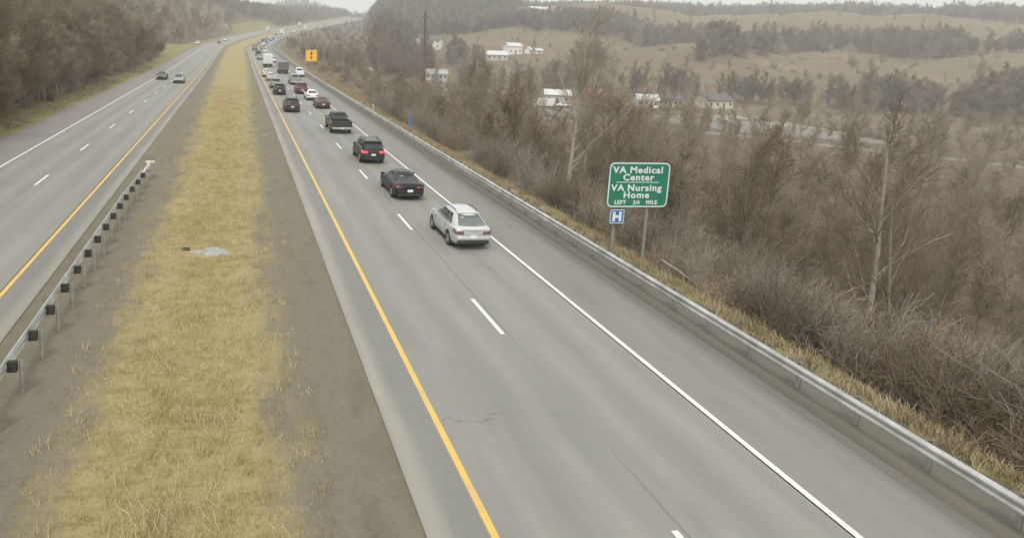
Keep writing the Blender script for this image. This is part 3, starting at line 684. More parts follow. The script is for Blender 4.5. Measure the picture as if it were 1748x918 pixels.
P['van'] = build_car('minivan', 'minivan', 'dark maroon minivan directly ahead of the bright white sedan', 'car', M['maroon'], G)
place(P['silver'], 32.7, 10.72); place(P['sedan'], 42.3, 10.12); place(P['suv'], 53.6, 10.15); place(P['pickup'], 69.6, 10.05); place(P['van'], 112, 10.1)
def cc(src, old, new, name, label, cat, s, t, group=G, flip=False):
    c = copy_tree(P[src], None, {M[old]: M[new], M['brake']: M['tail']}); c.name = name; tag(c, label, cat, group); place(c, s, t, 0, flip); return c
cc('sedan', 'black', 'dark_red', 'sedan_car', 'small dull red sedan between the white sedan and grey pickup truck', 'car', 91.2, 10.95)
cc('sedan', 'black', 'white', 'sedan_car', 'bright white sedan between the maroon minivan and the dull red sedan', 'car', 101.9, 10.7)
cc('suv', 'dark_green_black', 'charcoal', 'sport_utility_car', 'charcoal sport utility car, nearest in the lane beside the yellow line', 'car', 86.2, 6.6)
cc('suv', 'dark_green_black', 'black', 'sport_utility_car', 'black sport utility car just ahead of the charcoal one, inner lane', 'car', 109.2, 6.45)
cc('suv', 'dark_green_black', 'sage', 'sport_utility_car', 'grey green sport utility car just ahead of the inner-lane black one', 'car', 121.5, 6.5)
cc('silver', 'silver', 'pale_pink', 'crossover_car', 'pale pinkish crossover car in the inner lane behind the cream one', 'car', 138.5, 6.55)
cc('silver', 'silver', 'cream', 'crossover_car', 'cream white crossover car in the inner lane close behind the white box truck', 'car', 150.5, 6.1)
cc('pickup', 'dark_grey', 'sage', 'pickup_truck', 'grey green pickup truck ahead of the maroon minivan in the right lane', 'pickup truck', 131.5, 10.6)
cc('pickup', 'dark_grey', 'white', 'pickup_truck', 'white pickup truck on the outer shoulder beside the guardrail', 'pickup truck', 154, 13.4)
P['box'] = box_truck('box_truck', 'tall pale box truck in the inner lane of the queue', M['white'], simple('pale_truck_box', (.66, .69, .62), .6, 0, .06), G); place(P['box'], 187.5, 7.9)
P['dump'] = box_truck('dump_truck', 'grey dump truck with ribbed bed beside the white pickup on the shoulder', M['mid_grey'], simple('grey_dump_bed', (.40, .39, .39), .6, .2, .15), G, 'dump truck', 5.6, 2.75, True); place(P['dump'], 163, 10.4)
P['olive'] = box_truck('box_truck', 'olive yellow truck far ahead where the road begins to bend', M['olive'], simple('olive_truck_box', (.27, .25, .12), .6, 0, .1), G, 'box truck', 6.2, 3.1); place(P['olive'], 300, 6.9)
QG = 'far vehicles queued on the bend'
q_ = [('suv','dark_green_black','blue_grey',236,10.6),('sedan','black','mid_grey',262,10.5),('van','maroon','sage',322,10.6),('suv','dark_green_black','charcoal',345,7.0),('sedan','black','white',362,10.6),('van','maroon','blue_grey',392,10.4),
      ('suv','dark_green_black','charcoal',410,7.0),('silver','silver','dark_grey',440,10.6),('sedan','black','white',455,7.0),('van','maroon','white',470,10.6),('suv','dark_green_black','black',492,7.0),('pickup','dark_grey','white',505,10.6),
      ('silver','silver','red',528,7.0),('van','maroon','white',548,10.6),('sedan','black','pale_pink',572,7.0),('suv','dark_green_black','white',590,10.6),('silver','silver','sage',615,7.0),('van','maroon','white',640,10.6),('pickup','dark_grey','white',672,7.0),('suv','dark_green_black','mid_grey',700,10.6),('van','maroon','white',735,7.0),('sedan','black','white',770,10.6)]
q_ += [('van','maroon','white',212,10.5),('silver','silver','mid_grey',226,7.0),('pickup','dark_grey','charcoal',250,7.2),('silver','silver','white',278,10.5),('suv','dark_green_black','mid_grey',292,10.6),('sedan','black','blue_grey',308,10.6),('sedan','black','charcoal',334,10.5),('silver','silver','blue_grey',377,7.0),('van','maroon','mid_grey',378,10.6),('silver','silver','sage',424,10.6),('pickup','dark_grey','blue_grey',436,7.0),('suv','dark_green_black','white',482,10.6),('sedan','black','red',536,10.6),('silver','silver','white',603,10.6),('van','maroon','mid_grey',655,10.6),('sedan','black','mid_grey',716,7.0)]
cn = {'blue_grey':'blue grey','mid_grey':'mid grey','sage':'grey green','charcoal':'charcoal','white':'white','dark_grey':'dark grey','black':'black','red':'red','pale_pink':'pale pink'}
kn = {'suv':('sport_utility_car','sport utility car','car'),'sedan':('sedan_car','sedan','car'),'van':('minivan','minivan','car'),'silver':('crossover_car','crossover car','car'),'pickup':('pickup_truck','pickup truck','pickup truck')}
for sc_, old, new, s, t in q_:
    rk = ['second','third','fourth','fifth','sixth','seventh','eighth','ninth','tenth','eleventh','twelfth','thirteenth','fourteenth','fifteenth','sixteenth','seventeenth','eighteenth','nineteenth','twentieth','twenty-first','twenty-second']+['twenty-'+o_ for o_ in 'third fourth fifth sixth seventh eighth ninth'.split()]+['thirtieth']+['thirty-'+o_ for o_ in 'first second third fourth fifth sixth seventh eighth ninth'.split()]
    far = sorted([q[3] for q in q_], reverse=True).index(s); pos = 'farthest vehicle of the queue on the bend' if far == 0 else rk[far-1]+' vehicle from the far end of the queue'
    where = 'behind the olive truck at the start of the bend' if s < 300 else 'ahead of the olive truck on the bend' if s < 480 else 'high up the far end of the road in haze' 
    lane = 'inner lane' if t < 8 else 'outer lane'
    cc(sc_, old, new, kn[sc_][0], f'tiny {cn[new]} {kn[sc_][1]}, {pos}', kn[sc_][2], s, t, QG)
for s, t, bm, ttl, src in ((520, 10.6, 'white', 'white box truck far up the outer lane on the bend', 'box'), (560, 6.9, 'red', 'pale red box truck far up the inner lane on the bend', 'dump')):
    pass
c = copy_tree(P['box']); c.name = 'box_truck'; tag(c, 'white box truck far up the outer lane where the queue fades into haze', 'box truck', QG); place(c, 620, 6.9)
c = copy_tree(P['box'], None, (M['white'], M['red'])); c.name = 'box_truck'; tag(c, 'pale box truck with a red cab far up the bend in haze', 'box truck', QG); place(c, 518, 6.9)
LG = 'oncoming vehicles in the left-hand carriageway'
cc('sedan', 'black', 'brown', 'sedan_car', 'dark oncoming sedan beside the white edge line of the left carriageway', 'car', 133.4, -13.9, LG, True)
cc('silver', 'silver', 'mid_grey', 'crossover_car', 'grey oncoming crossover car beside the yellow line of the left carriageway', 'car', 126, -10.2, LG, True)
cc('silver', 'silver', 'white', 'crossover_car', 'tiny white oncoming crossover car near the bend of the left carriageway', 'car', 402, -13.6, LG, True)
cc('sedan', 'black', 'black', 'sedan_car', 'tiny black oncoming sedan before the bend of the left carriageway', 'car', 372, -13.2, LG, True)
c = copy_tree(P['box']); c.name = 'box_truck'; tag(c, 'white box truck coming down the left carriageway far up the bend', 'box truck', LG); place(c, 560, -12.5, 0, True)
c = copy_tree(P['box']); c.name = 'box_truck'; tag(c, 'small white box truck farthest up the left carriageway, in haze', 'box truck', LG); place(c, 690, -12.5, 0, True)
c = cc('van', 'maroon', 'white', 'minivan', 'white minivan standing off the left shoulder at the foot of the wooded hill', 'car', 352, -21.5, 'parked vehicles', True)

# ------------------------------------------------------------------ signs
def text_mesh(name, txt, size, mat, parent, loc, align='CENTER', ext=.004, spacing=1.0, bold=.0, sx=1.0):
    cu = bpy.data.curves.new('t', 'FONT'); cu.body = txt; cu.size = size; cu.align_x = align; cu.extrude = ext; cu.space_character = spacing; cu.offset = bold; cu.resolution_u = 3
    o = bpy.data.objects.new('t', cu); COL.objects.link(o); bpy.context.view_layer.update()
    me = bpy.data.meshes.new_from_object(o.evaluated_get(bpy.context.evaluated_depsgraph_get())); bpy.data.objects.remove(o)
    me.materials.clear(); me.materials.append(mat)
    for v in me.vertices: v.co.x *= sx
    t = bpy.data.objects.new(name, me); link(t, parent); t.location = loc; t.rotation_euler = (R(90), 0, 0); return t
def rrect(w_, h_, r_, n_=6):
    P_ = []
    for cx, cz, a0 in ((w_/2-r_, h_/2-r_, 0), (-w_/2+r_, h_/2-r_, 90), (-w_/2+r_, -h_/2+r_, 180), (w_/2-r_, -h_/2+r_, 270)):
        for k in range(n_+1): a = R(a0+90*k/n_); P_.append((cx+r_*math.cos(a), cz+r_*math.sin(a)))
    return P_
def plate(P_, y0, y1, cz=0, cx=0):
    n_ = len(P_); V = [(x+cx, y0, z+cz) for x, z in P_]+[(x+cx, y1, z+cz) for x, z in P_]
    return V, [tuple(range(n_)), tuple(range(2*n_-1, n_-1, -1))]+[(k, n_+k, n_+(k+1) % n_, (k+1) % n_) for k in range(n_)]
def ringp(P1, P2, y0, y1, cz=0, cx=0):
    n_ = len(P1); V = [(x+cx, y, z+cz) for y in (y0, y1) for PP in (P1, P2) for x, z in PP]; F = []
    for k in range(n_):
        j = (k+1) % n_; a = lambda q, i: q*n_+i
        F += [(a(0,k), a(0,j), a(1,j), a(1,k)), (a(2,k), a(3,k), a(3,j), a(2,j)), (a(0,k), a(2,k), a(2,j), a(0,j)), (a(1,k), a(1,j), a(3,j), a(3,k))]
    return V, F
M['sign_green'] = simple('green_sheeting', (.016, .195, .125), .45, 0, .12, 1.5)
M['sign_white'] = simple('white_sheeting', (.72, .78, .73), .5, 0, .08)
M['sign_blue'] = simple('blue_sheeting', (.03, .15, .48), .45, 0, .1)
M['sign_orange'] = simple('orange_sheeting', (.95, .50, .01), .5, 0, .06)
M['sign_back'] = simple('bare_aluminium', (.45, .45, .44), .5, .5)
gx, gy = 18.43, 29.0; gz = hz(gx, gy)
sg = empty('road_sign', (gx, gy, gz), 0, 'large green sign for a medical center and nursing home on two posts', 'road sign')
cz = 3.15-gz; Wd, Hd = 3.04, 2.12
V, F = plate(rrect(Wd, Hd, .26), 0, .05, cz); mesh_obj('panel', V, F, M['sign_green'], sg)
V, F = ringp(rrect(Wd-.03, Hd-.03, .25), rrect(Wd-.14, Hd-.14, .20), -.012, -.002, cz); mesh_obj('border', V, F, M['sign_white'], sg)
for txt, z, sz, xo in (('VA', .60, .42, -1.02), ('Medical', .60, .42, .32), ('Center', .25, .42, -.05), ('VA', -.24, .42, -1.04), ('Nursing', -.24, .42, .30), ('Home', -.58, .42, -.08)):
    text_mesh('lettering', txt, sz, M['sign_white'], sg, (xo, -.012, cz+z-.03), bold=.012, spacing=1.14, sx=1.13)
text_mesh('lettering', 'LEFT', .25, M['sign_white'], sg, (-.85, -.012, cz-.90), bold=.01, spacing=1.15)
text_mesh('lettering', '3/4', .27, M['sign_white'], sg, (-.05, -.012, cz-.92), bold=.006)
text_mesh('lettering', 'MILE', .25, M['sign_white'], sg, (.72, -.012, cz-.90), bold=.01, spacing=1.15)
MB().box(-1.12, .98, -.012, -.002, cz+.115, cz+.145).build('divider', M['sign_white'], sg)
for px in (-.98, .62):
    mb = MB(); ibeam(mb, px, .11, -.8, cz+Hd/2-.15); mb.build('post', M['post_steel'], sg)
for z in (-.7, 0, .7): MB().box(-1.3, 1.3, .051, .09, cz+z-.03, cz+z+.03).build('brace', M['sign_back'], sg)
hs = empty('hospital_sign', (gx-.98, gy-.03, gz), 0, 'small square blue sign with a white H below the green sign', 'road sign')
V, F = plate(rrect(.70, .66, .05), -.05, -.03, 1.68-gz); mesh_obj('panel', V, F, M['sign_blue'], hs)
V, F = ringp(rrect(.69, .65, .05), rrect(.63, .59, .04), -.06, -.052, 1.68-gz); mesh_obj('border', V, F, M['sign_white'], hs)
hb = MB(); z = 1.68-gz
hb.box(-.22, -.09, -.062, -.052, z-.23, z+.23).box(.09, .22, -.062, -.052, z-.23, z+.23).box(-.09, .09, -.062, -.052, z-.065, z+.065); hb.build('letter_h', M['sign_white'], hs)
# orange warning board far along the verge
ox, oy = 19.9, 190; oz = hz(ox, oy)
og = empty('warning_sign', (ox, oy, oz), -.05, 'square orange warning board with a dark symbol on the far verge', 'road sign')
cz = 3.5-oz; V, F = plate(rrect(3.0, 3.0, .12), 0, .05, cz); mesh_obj('panel', V, F, M['sign_orange'], og)
dk = simple('dark_orange_ink', (.10, .035, .01), .6)
ar = MB().box(-.16, .16, -.02, -.004, cz-1.05, cz-.15).box(-.16, .16, -.02, -.004, cz+.1, cz+.95)
ar.add([(-.42, -.02, cz+.45), (.42, -.02, cz+.45), (0, -.02, cz+1.1), (-.42, -.004, cz+.45), (.42, -.004, cz+.45), (0, -.004, cz+1.1)], [(0,1,2),(5,4,3),(0,3,4,1),(1,4,5,2),(2,5,3,0)])
ar.box(-.32, .32, -.02, -.004, cz-.52, cz-.3); ar.build('symbol', dk, og)
for px in (-1, 1): MB().box(px*.9-.06, px*.9+.06, .052, .16, -.8, cz+1.3).build('post', M['wood'], og)
MB().box(.7, 1.4, -.02, .08, cz+1.52, cz+1.62, .01).build('flag_bracket', M['sign_white'], og)
# narrow blue marker, delineator and small stake
bx_, by_ = 18.0, 70.5; bz = hz(bx_, by_)
bs = empty('marker_sign', (bx_, by_, bz), .9, 'narrow upright blue marker sign at the edge of the brush', 'road sign')
V, F = plate(rrect(.60, 1.10, .06), -.02, 0, .95); mesh_obj('panel', V, F, simple('bright_blue', (.10, .27, .66), .5), bs)
MB().box(-.03, .03, .002, .05, -.5, 1.4).build('post', M['post_steel'], bs)
dx_, dy_ = 17.2, 86.5
de = empty('delineator_post', (dx_, dy_, hz(dx_, dy_)), 0, 'short pale delineator post just behind the guardrail', 'post')
MB().box(-.06, .06, -.02, .02, -.3, .62, .01).build('post', simple('cream_plastic', (.62, .58, .44), .5), de); MB().box(-.07, .07, -.03, -.021, .62, .85, .004).build('reflector', simple('reflector', (.7, .66, .5), .3), de)
st = empty('stake', (19.2, 30.6, hz(19.2, 30.6)), .3, 'short dark stake in the dead grass behind the green sign posts', 'post')
MB().box(-.06, .06, -.05, .05, -.2, .42, .015).build('stump', M['wood'], st); MB().box(-.09, .09, -.08, .08, .42, .50, .015).build('cap', M['trim'], st)
# utility pole
ux, uy = 41.0, 150; uz = hz(ux, uy)
up_ = empty('utility_pole', (ux, uy, uz), 0, 'tall leaning dark wooden utility pole rising above the woods', 'utility pole')
MB().tube([(.5, 0, -1), (.1, 0, 12), (-.5, 0, 15.2-uz)], [.36, .28, .22], 10).build('pole', M['wood'], up_)
H_ = 15.2-uz
MB().box(-1.5, .6, -.07, .07, H_-1.15, H_-1.0).build('crossarm', M['wood'], up_)
for px in (-1.35, -.9, .45): MB().tube([(px, 0, H_-1.0), (px, 0, H_-.8)], [.05, .03], 8).build('insulator', M['sign_white'], up_)
# pole in the valley
for (x, y, hh, lb) in ((118, 205, 9, 'short utility pole with a crossarm standing in front of the valley buildings'),):
    z = hz(x, y); u = empty('utility_pole', (x, y, z), .4, lb, 'utility pole')
    MB().tube([(0, 0, -1), (0, 0, hh)], [.18, .13], 8).build('pole', M['wood'], u); MB().box(-1.2, 1.2, -.06, .06, hh-.8, hh-.65).build('crossarm', M['wood'], u)
# fallen pale pole on the right slope
f0 = Vector((20.0, 29.0, hz(20.0, 29.0)+.75)); f1 = Vector((21.2, 27.2, hz(21.2, 27.2)-.1))
fp = MB().tube([f0, f0.lerp(f1, .4)+Vector((.02, 0, .05)), f1], [.025, .04, .05], 7).build('fallen_branch', simple('bleached_wood', (.42, .38, .31), .8), None)
tag(fp, 'long bleached bare branch lying on the slope right of the green sign posts', 'branch')

# ------------------------------------------------------------------ houses and other far things
M['siding'] = simple('white_siding', (.78, .78, .75), .7, 0, .06); M['siding_grey'] = simple('grey_siding', (.48, .49, .47), .7, 0, .1); M['cream_siding'] = simple('cream_siding', (.62, .58, .48), .7, 0, .1)
M['roof_dark'] = simple('dark_shingle', (.11, .11, .11), .9, 0, .2); M['roof_pale'] = simple('pale_metal_roof', (.58, .59, .56), .6, 0, .08); M['roof_red'] = simple('red_roof', (.27, .115, .085), .8, 0, .15); M['roof_grey'] = simple('grey_metal_roof', (.36, .37, .36), .7, 0, .2); M['brick'] = simple('brick', (.26, .12, .08), .85, 0, .2)
def house(name, x, y, z, rz, Lx, Ly, Hh, rh, wall, roof, label, cat='house', nw=4, group=None, chimney=False):
    u = empty(name, (x, y, z), rz, label, cat, group)
    wl_ = MB().box(-Lx/2, Lx/2, -Ly/2, Ly/2, -1.5, Hh)
    for sx in (-1, 1):      # gables
        a = sx*Lx/2; b_ = sx*(Lx/2-.15); V = [(a, -Ly/2, Hh), (a, Ly/2, Hh), (a, 0, Hh+rh), (b_, -Ly/2, Hh), (b_, Ly/2, Hh), (b_, 0, Hh+rh)]; wl_.add(V, [(0,1,2),(5,4,3),(0,3,4,1),(1,4,5,2),(2,5,3,0)])
    wl_.build('wall', wall, u)
    rf = MB(); o_ = .5
    for sy in (-1, 1):
        e = sy*(Ly/2+o_); ze = Hh-rh*o_/(Ly/2)
        V = [(-Lx/2-o_, e, ze+.02), (Lx/2+o_, e, ze+.02), (Lx/2+o_, 0, Hh+rh+.02), (-Lx/2-o_, 0, Hh+rh+.02)]; V += [(p, q, r_+.18) for p, q, r_ in V]
        rf.add(V, [(0,1,2,3),(7,6,5,4),(0,4,5,1),(1,5,6,2),(2,6,7,3),(3,7,4,0)])
    rfo = rf.build('roof', roof, u)
    if chimney: MB().box(Lx*.2, Lx*.2+.8, -.4, .4, Hh+.3, Hh+rh+1.1).build('chimney', M['brick'], rfo)
    for fl in range(max(1, int(Hh//2.7))):
        for k in range(nw):
            xc = -Lx/2+Lx*(k+.5)/nw
            if fl == 0 and k == nw//2: MB().box(xc-.5, xc+.5, -Ly/2-.05, -Ly/2+.02, 0, 2.1).build('door', M['roof_dark'], u); continue
            w_ = MB().box(xc-.6, xc+.6, -Ly/2-.03, -Ly/2+.02, 1.0+fl*2.8, 2.3+fl*2.8).build('window', M['siding'], u)
            MB().box(xc-.5, xc+.5, -Ly/2-.045, -Ly/2-.031, 1.08+fl*2.8, 2.22+fl*2.8).build('pane', M['glass'], w_)
    return u
def at(px, py, Y):
    v = (px-587)*AX[0]+1183.5*AX[1]+(232-py)*AX[2]; return v*(Y/v[1])+np.array([0, 0, CAM_H])
def hs_(px, py, Y, *a, **k):
    p = at(px, py, Y); return house(a[0], p[0], p[1], hz(p[0], p[1]), *a[1:], **k)
def clear_spots(): pass
HX = []
def H2(px, Y, *a, **k):
    p = at(px, 100, Y); HX.append((p[0], p[1])); return house('house' if a[0] is None else a[0], p[0], p[1], hz(p[0], p[1]), *a[1:], **k)
H2(723, 425, None, .25, 9, 8, 6.0, 2.6, M['siding'], M['roof_dark'], 'white two storey gabled house, left one of the pair behind the utility pole', nw=3)
H2(741, 432, None, -.5, 8, 9, 5.6, 3.0, M['siding'], M['roof_dark'], 'white gabled house, right one of the pair behind the utility pole', nw=3)
H2(846, 385, None, -.15, 12, 7, 3.0, 2.0, M['siding_grey'], M['roof_pale'], 'low house with a pale roof below the olive hillside field', nw=4)
H2(874, 405, None, .15, 9, 7, 4.6, 1.8, M['siding'], M['roof_pale'], 'taller white house beside the low pale roofed one on the hill', nw=3)
H2(901, 405, 'shed', .7, 3.2, 3, 2.6, 1.2, M['siding'], M['roof_pale'], 'small white shed nearest the taller white house on the field', 'shed', nw=1)
H2(918, 405, 'shed', .1, 4.2, 3, 2.0, .8, M['cream_siding'], M['roof_pale'], 'low cream shed, the right-hand one of the two on the field', 'shed', nw=1)
H2(912, 700, None, 0, 20, 10, 4.5, 2.0, M['siding'], M['roof_pale'], 'long white building high on the far ridge', 'building', nw=6)
H2(936, 705, None, 0, 12, 9, 4.0, 2.0, M['cream_siding'], M['roof_red'], 'red roofed building beside the long white one on the far ridge', 'building', nw=4)
H2(745, 322, None, -.1, 10, 7, 3.0, 1.8, M['siding_grey'], M['roof_grey'], 'pale grey house half hidden by bare trees at the valley edge', nw=5)
H2(956, 245, None, -.35, 9, 6, 3.4, 1.6, M['siding_grey'], M['roof_pale'], 'pale roofed garage building beside the parked trucks in the valley', 'building', nw=3)
H2(1026, 250, None, .2, 10, 7, 3.0, 2.0, M['brick'], M['roof_red'], 'small house with a red roof in the valley', nw=3)
H2(1110, 236, None, -.25, 7, 6, 3.0, 1.6, M['siding'], M['roof_pale'], 'white house with a pale roof at the left end of the valley row', nw=4)
H2(1146, 242, None, -.2, 9, 7, 2.8, 1.4, M['siding_grey'], M['roof_dark'], 'long grey building right of the white valley house', 'building', nw=5)
H2(1225, 240, None, .15, 12, 8, 3.2, 2.0, M['cream_siding'], M['roof_dark'], 'cream house with a dark roof farther right along the valley row', nw=4)
def valley_vehicle(px, Y, src, old, new, name, label, cat, rz):
    p = at(px, 100, Y); c = copy_tree(P[src], None, (M[old], M[new])); c.name = name; tag(c, label, cat, 'vehicles parked in the valley'); c.location = (p[0], p[1], hz(p[0], p[1])+.05); c.rotation_euler = (0, 0, rz); HX.append((p[0], p[1]))
valley_vehicle(915, 238, 'suv', 'dark_green_black', 'white', 'sport_utility_car', 'white sport utility car parked leftmost in the valley yard', 'car', 1.2)
valley_vehicle(932, 232, 'pickup', 'dark_grey', 'sage', 'pickup_truck', 'grey green pickup truck parked in the valley yard', 'pickup truck', 1.7)
valley_vehicle(968, 232, 'van', 'maroon', 'white', 'minivan', 'white van parked in front of the valley garage', 'car', 1.4)
valley_vehicle(1010, 236, 'van', 'maroon', 'mid_grey', 'minivan', 'light grey van parked left of the red roofed house', 'car', 1.9)
valley_vehicle(1019, 240, 'sedan', 'black', 'white', 'sedan_car', 'white sedan parked beside the red roofed house', 'car', 1.0)
p = at(955, 100, 226); c = copy_tree(P['box']); c.name = 'box_truck'; tag(c, 'white box truck parked in the valley yard', 'box truck', 'vehicles parked in the valley'); c.location = (p[0]-4, p[1], hz(p[0]-4, p[1])); c.rotation_euler = (0, 0, 1.2)
p = at(625, 97, 262); house('shed', p[0], p[1], hz(p[0], p[1]), .1, 4, 3, 2.2, .8, M['siding'], M['roof_pale'], 'tiny white roofed shed among the trees right of the orange sign', 'shed', nw=1)

#@@TREES
# ------------------------------------------------------------------ bare trees
def bark(name, c0, c1, rnd=.35):
    m, n, b = new_mat(name); oi = n.nodes.new('ShaderNodeObjectInfo'); t = noise(n, 3, 5, .7, ocoords(n))
    c = mixc(n, t.outputs[0], c0, c1); hv = n.nodes.new('ShaderNodeHueSaturation'); n.links.new(c, hv.inputs['Color'])
    n.links.new(maprange(n, oi.outputs['Random'], 0, 1, 1-rnd, 1+rnd), hv.inputs['Value']); n.links.new(maprange(n, oi.outputs['Random'], 0, 1, 1.15, .75), hv.inputs['Saturation'])
    n.links.new(hv.outputs[0], b.inputs['Base Color']); b.inputs['Roughness'].default_value = .95; b.inputs['Specular IOR Level'].default_value = .1; return m
BK = bark('bare_bark', (.19, .175, .145), (.36, .33, .28)); TW = bark('bare_twigs', (.20, .155, .098), (.31, .25, .168)); BR = bark('brush_stems', (.215, .155, .095), (.33, .255, .165), .5); BG = bark('grey_stems', (.20, .18, .14), (.32, .29, .24), .45); BT = bark('tan_weeds', (.34, .27, .15), (.46, .38, .24), .4)
q_odd = lambda k: k % 2
def grow(seed, Ht=11, spread=.5, twig=1.0, levels=4, fork=.2, thick=1.0, dens=.5):
    rs = np.random.default_rng(seed); segs = []
    def rot(d, ang, phi):
        d = d/np.linalg.norm(d); a = np.array([0, 0, 1.]) if abs(d[2]) < .9 else np.array([1., 0, 0]); u = np.cross(d, a); u /= np.linalg.norm(u); v = np.cross(d, u)
        return d*math.cos(ang)+(u*math.cos(phi)+v*math.sin(phi))*math.sin(ang)
    def branch(p, d, Ln, r, lev):
        n_ = {0: 6, 1: 5, 2: 4, 3: 3, 4: 2}[lev]; pts = [p]; rr = [r]
        for k in range(n_):
            d = d+rs.normal(0, .10 if lev else .05, 3)+np.array([0, 0, .06 if lev else .05]); d = d/np.linalg.norm(d)
            p = p+d*Ln/n_; pts.append(p); rr.append(r*(1-.75*(k+1)/n_))
            fr = (k+1)/n_
            if lev < levels:
                nb = {0: (0 if fr < .3 else 3), 1: 2 if dens < 1 else 3, 2: 2 if dens < 1 or q_odd(k) else 3, 3: 2}[lev]
                for q in range(nb):
                    an = rs.uniform(.45, .95)*(spread/.5)**.5; ph = rs.uniform(0, 6.28)
                    ll = {0: Ht*.42*(1.15-.65*fr), 1: Ln*.46, 2: Ln*.55, 3: Ln*.6}[lev]*rs.uniform(.7, 1.15)
                    branch(pts[-1]*1-d*rs.uniform(0, Ln/n_), rot(d, an, ph), ll, max(rr[-1]*rs.uniform(.45, .65), .006), lev+1)
        segs.append((lev, pts, rr))
    if fork > rs.uniform():
        for k in range(2): branch(np.zeros(3), np.array([(-1)**k*.22, rs.uniform(-.1, .1), 1.]), Ht*.9, Ht*.014*thick, 0)
    else: branch(np.zeros(3), np.array([rs.uniform(-.08, .08), rs.uniform(-.08, .08), 1.]), Ht, Ht*.0165*thick, 0)
    return segs
def seg_mesh(name, segs, levs, mat, rmin=.0, ns_=None):
    V = []; Q = []; base = 0
    for lev, pts, rr in segs:
        if lev not in levs: continue
        k_ = ns_ or {0: 7, 1: 5, 2: 4, 3: 3, 4: 3}[lev]; P_ = np.array(pts); d = P_[-1]-P_[0]; d /= max(np.linalg.norm(d), 1e-6)
        a = np.array([0, 0, 1.]) if abs(d[2]) < .9 else np.array([1., 0, 0]); u = np.cross(d, a); u /= np.linalg.norm(u); v = np.cross(d, u)
        an = np.arange(k_)*2*math.pi/k_; ring = np.cos(an)[:, None]*u+np.sin(an)[:, None]*v
        R_ = np.maximum(np.array(rr), rmin); X = P_[:, None, :]+ring[None]*R_[:, None, None]; V.append(X.reshape(-1, 3)); m_ = len(P_)
        i, j = np.meshgrid(np.arange(m_-1), np.arange(k_), indexing='ij'); j2_ = (j+1) % k_
        Q.append(base+np.stack([i*k_+j, i*k_+j2_, (i+1)*k_+j2_, (i+1)*k_+j], -1).reshape(-1, 4)); base += m_*k_
    return fast_mesh(name, np.concatenate(V), np.concatenate(Q), [mat], smooth=True)
TREES = []
for k in range(7):
    sg_ = grow(100+k, Ht=[11, 9, 12.5, 10, 8, 13, 10][k], spread=[.5, .7, .4, .6, .8, .45, .55][k], fork=[0, 1, 0, 0, 1, 0, 1][k], levels=3)
    TREES.append((seg_mesh('trunk', sg_, (0, 1), BK, .012), seg_mesh('crown', sg_, (2, 3, 4), TW, .009)))
def bush_mesh(seed, h_=2.2, n_=46, rmin=.007, mat=None):
    rs = np.random.default_rng(seed); segs = []
    for k in range(n_):
        p = np.array([rs.normal(0, .45), rs.normal(0, .45), -.1]); d = np.array([rs.normal(0, .33), rs.normal(0, .33), 1.]); pts = [p]; rr = [.014]; L_ = h_*rs.uniform(.5, 1.1)
        for q in range(4):
            d = d+rs.normal(0, .16, 3); d /= np.linalg.norm(d); pts.append(pts[-1]+d*L_/4); rr.append(.014*(1-.7*(q+1)/4))
            for e in range(3):
                dd = d+rs.normal(0, .6, 3); dd /= np.linalg.norm(dd); segs.append((3, [pts[-1], pts[-1]+dd*L_*.16, pts[-1]+(dd+rs.normal(0, .2, 3))*L_*.30], [.007, .006, .004]))
        segs.append((3, pts, rr))
    return seg_mesh('brush_clump', segs, (3,), mat or BR, rmin)
def pts_obj(name, P_, rot, scl, idx, coll, kind='stuff'):
    me = bpy.data.meshes.new(name); P_ = np.asarray(P_, np.float32); me.vertices.add(len(P_)); me.vertices.foreach_set('co', P_.ravel())
    for nm, v in (('rz', rot), ('sc', scl)): set_attr(me, nm, v)
    a = me.attributes.new('vi', 'INT', 'POINT'); a.data.foreach_set('value', np.asarray(idx, np.int32)); me.update()
    o = link(bpy.data.objects.new(name, me)); ng = bpy.data.node_groups.new(name+'_scatter', 'GeometryNodeTree')
    ng.interface.new_socket('Geometry', in_out='INPUT', socket_type='NodeSocketGeometry'); ng.interface.new_socket('Geometry', in_out='OUTPUT', socket_type='NodeSocketGeometry')
    N = ng.nodes.new; gi = N('NodeGroupInput'); go = N('NodeGroupOutput'); ip = N('GeometryNodeInstanceOnPoints'); ci = N('GeometryNodeCollectionInfo'); m2 = N('GeometryNodeMeshToPoints')
    ci.inputs['Collection'].default_value = coll; ci.inputs['Separate Children'].default_value = True; ci.inputs['Reset Children'].default_value = True
    ip.inputs['Pick Instance'].default_value = True
    def at_(nm, tp):
        q = N('GeometryNodeInputNamedAttribute'); q.data_type = tp; q.inputs['Name'].default_value = nm; return q.outputs[0]
    cx = N('ShaderNodeCombineXYZ'); ng.links.new(at_('rz', 'FLOAT'), cx.inputs[2])
    l = ng.links.new; l(gi.outputs[0], m2.inputs[0]); l(m2.outputs[0], ip.inputs['Points']); l(ci.outputs[0], ip.inputs['Instance']); l(at_('vi', 'INT'), ip.inputs['Instance Index'])
    l(cx.outputs[0], ip.inputs['Rotation']); l(at_('sc', 'FLOAT'), ip.inputs['Scale']); l(ip.outputs[0], go.inputs[0])
    md = o.modifiers.new('scatter', 'NODES'); md.node_group = ng
    if kind: tag(o, kind=kind)
    return o
def collection_of(name, meshes):
    c = bpy.data.collections.new(name)
    for k, m_ in enumerate(meshes): c.objects.link(bpy.data.objects.new(f'{name}_{chr(97+k)}', m_))
    return c
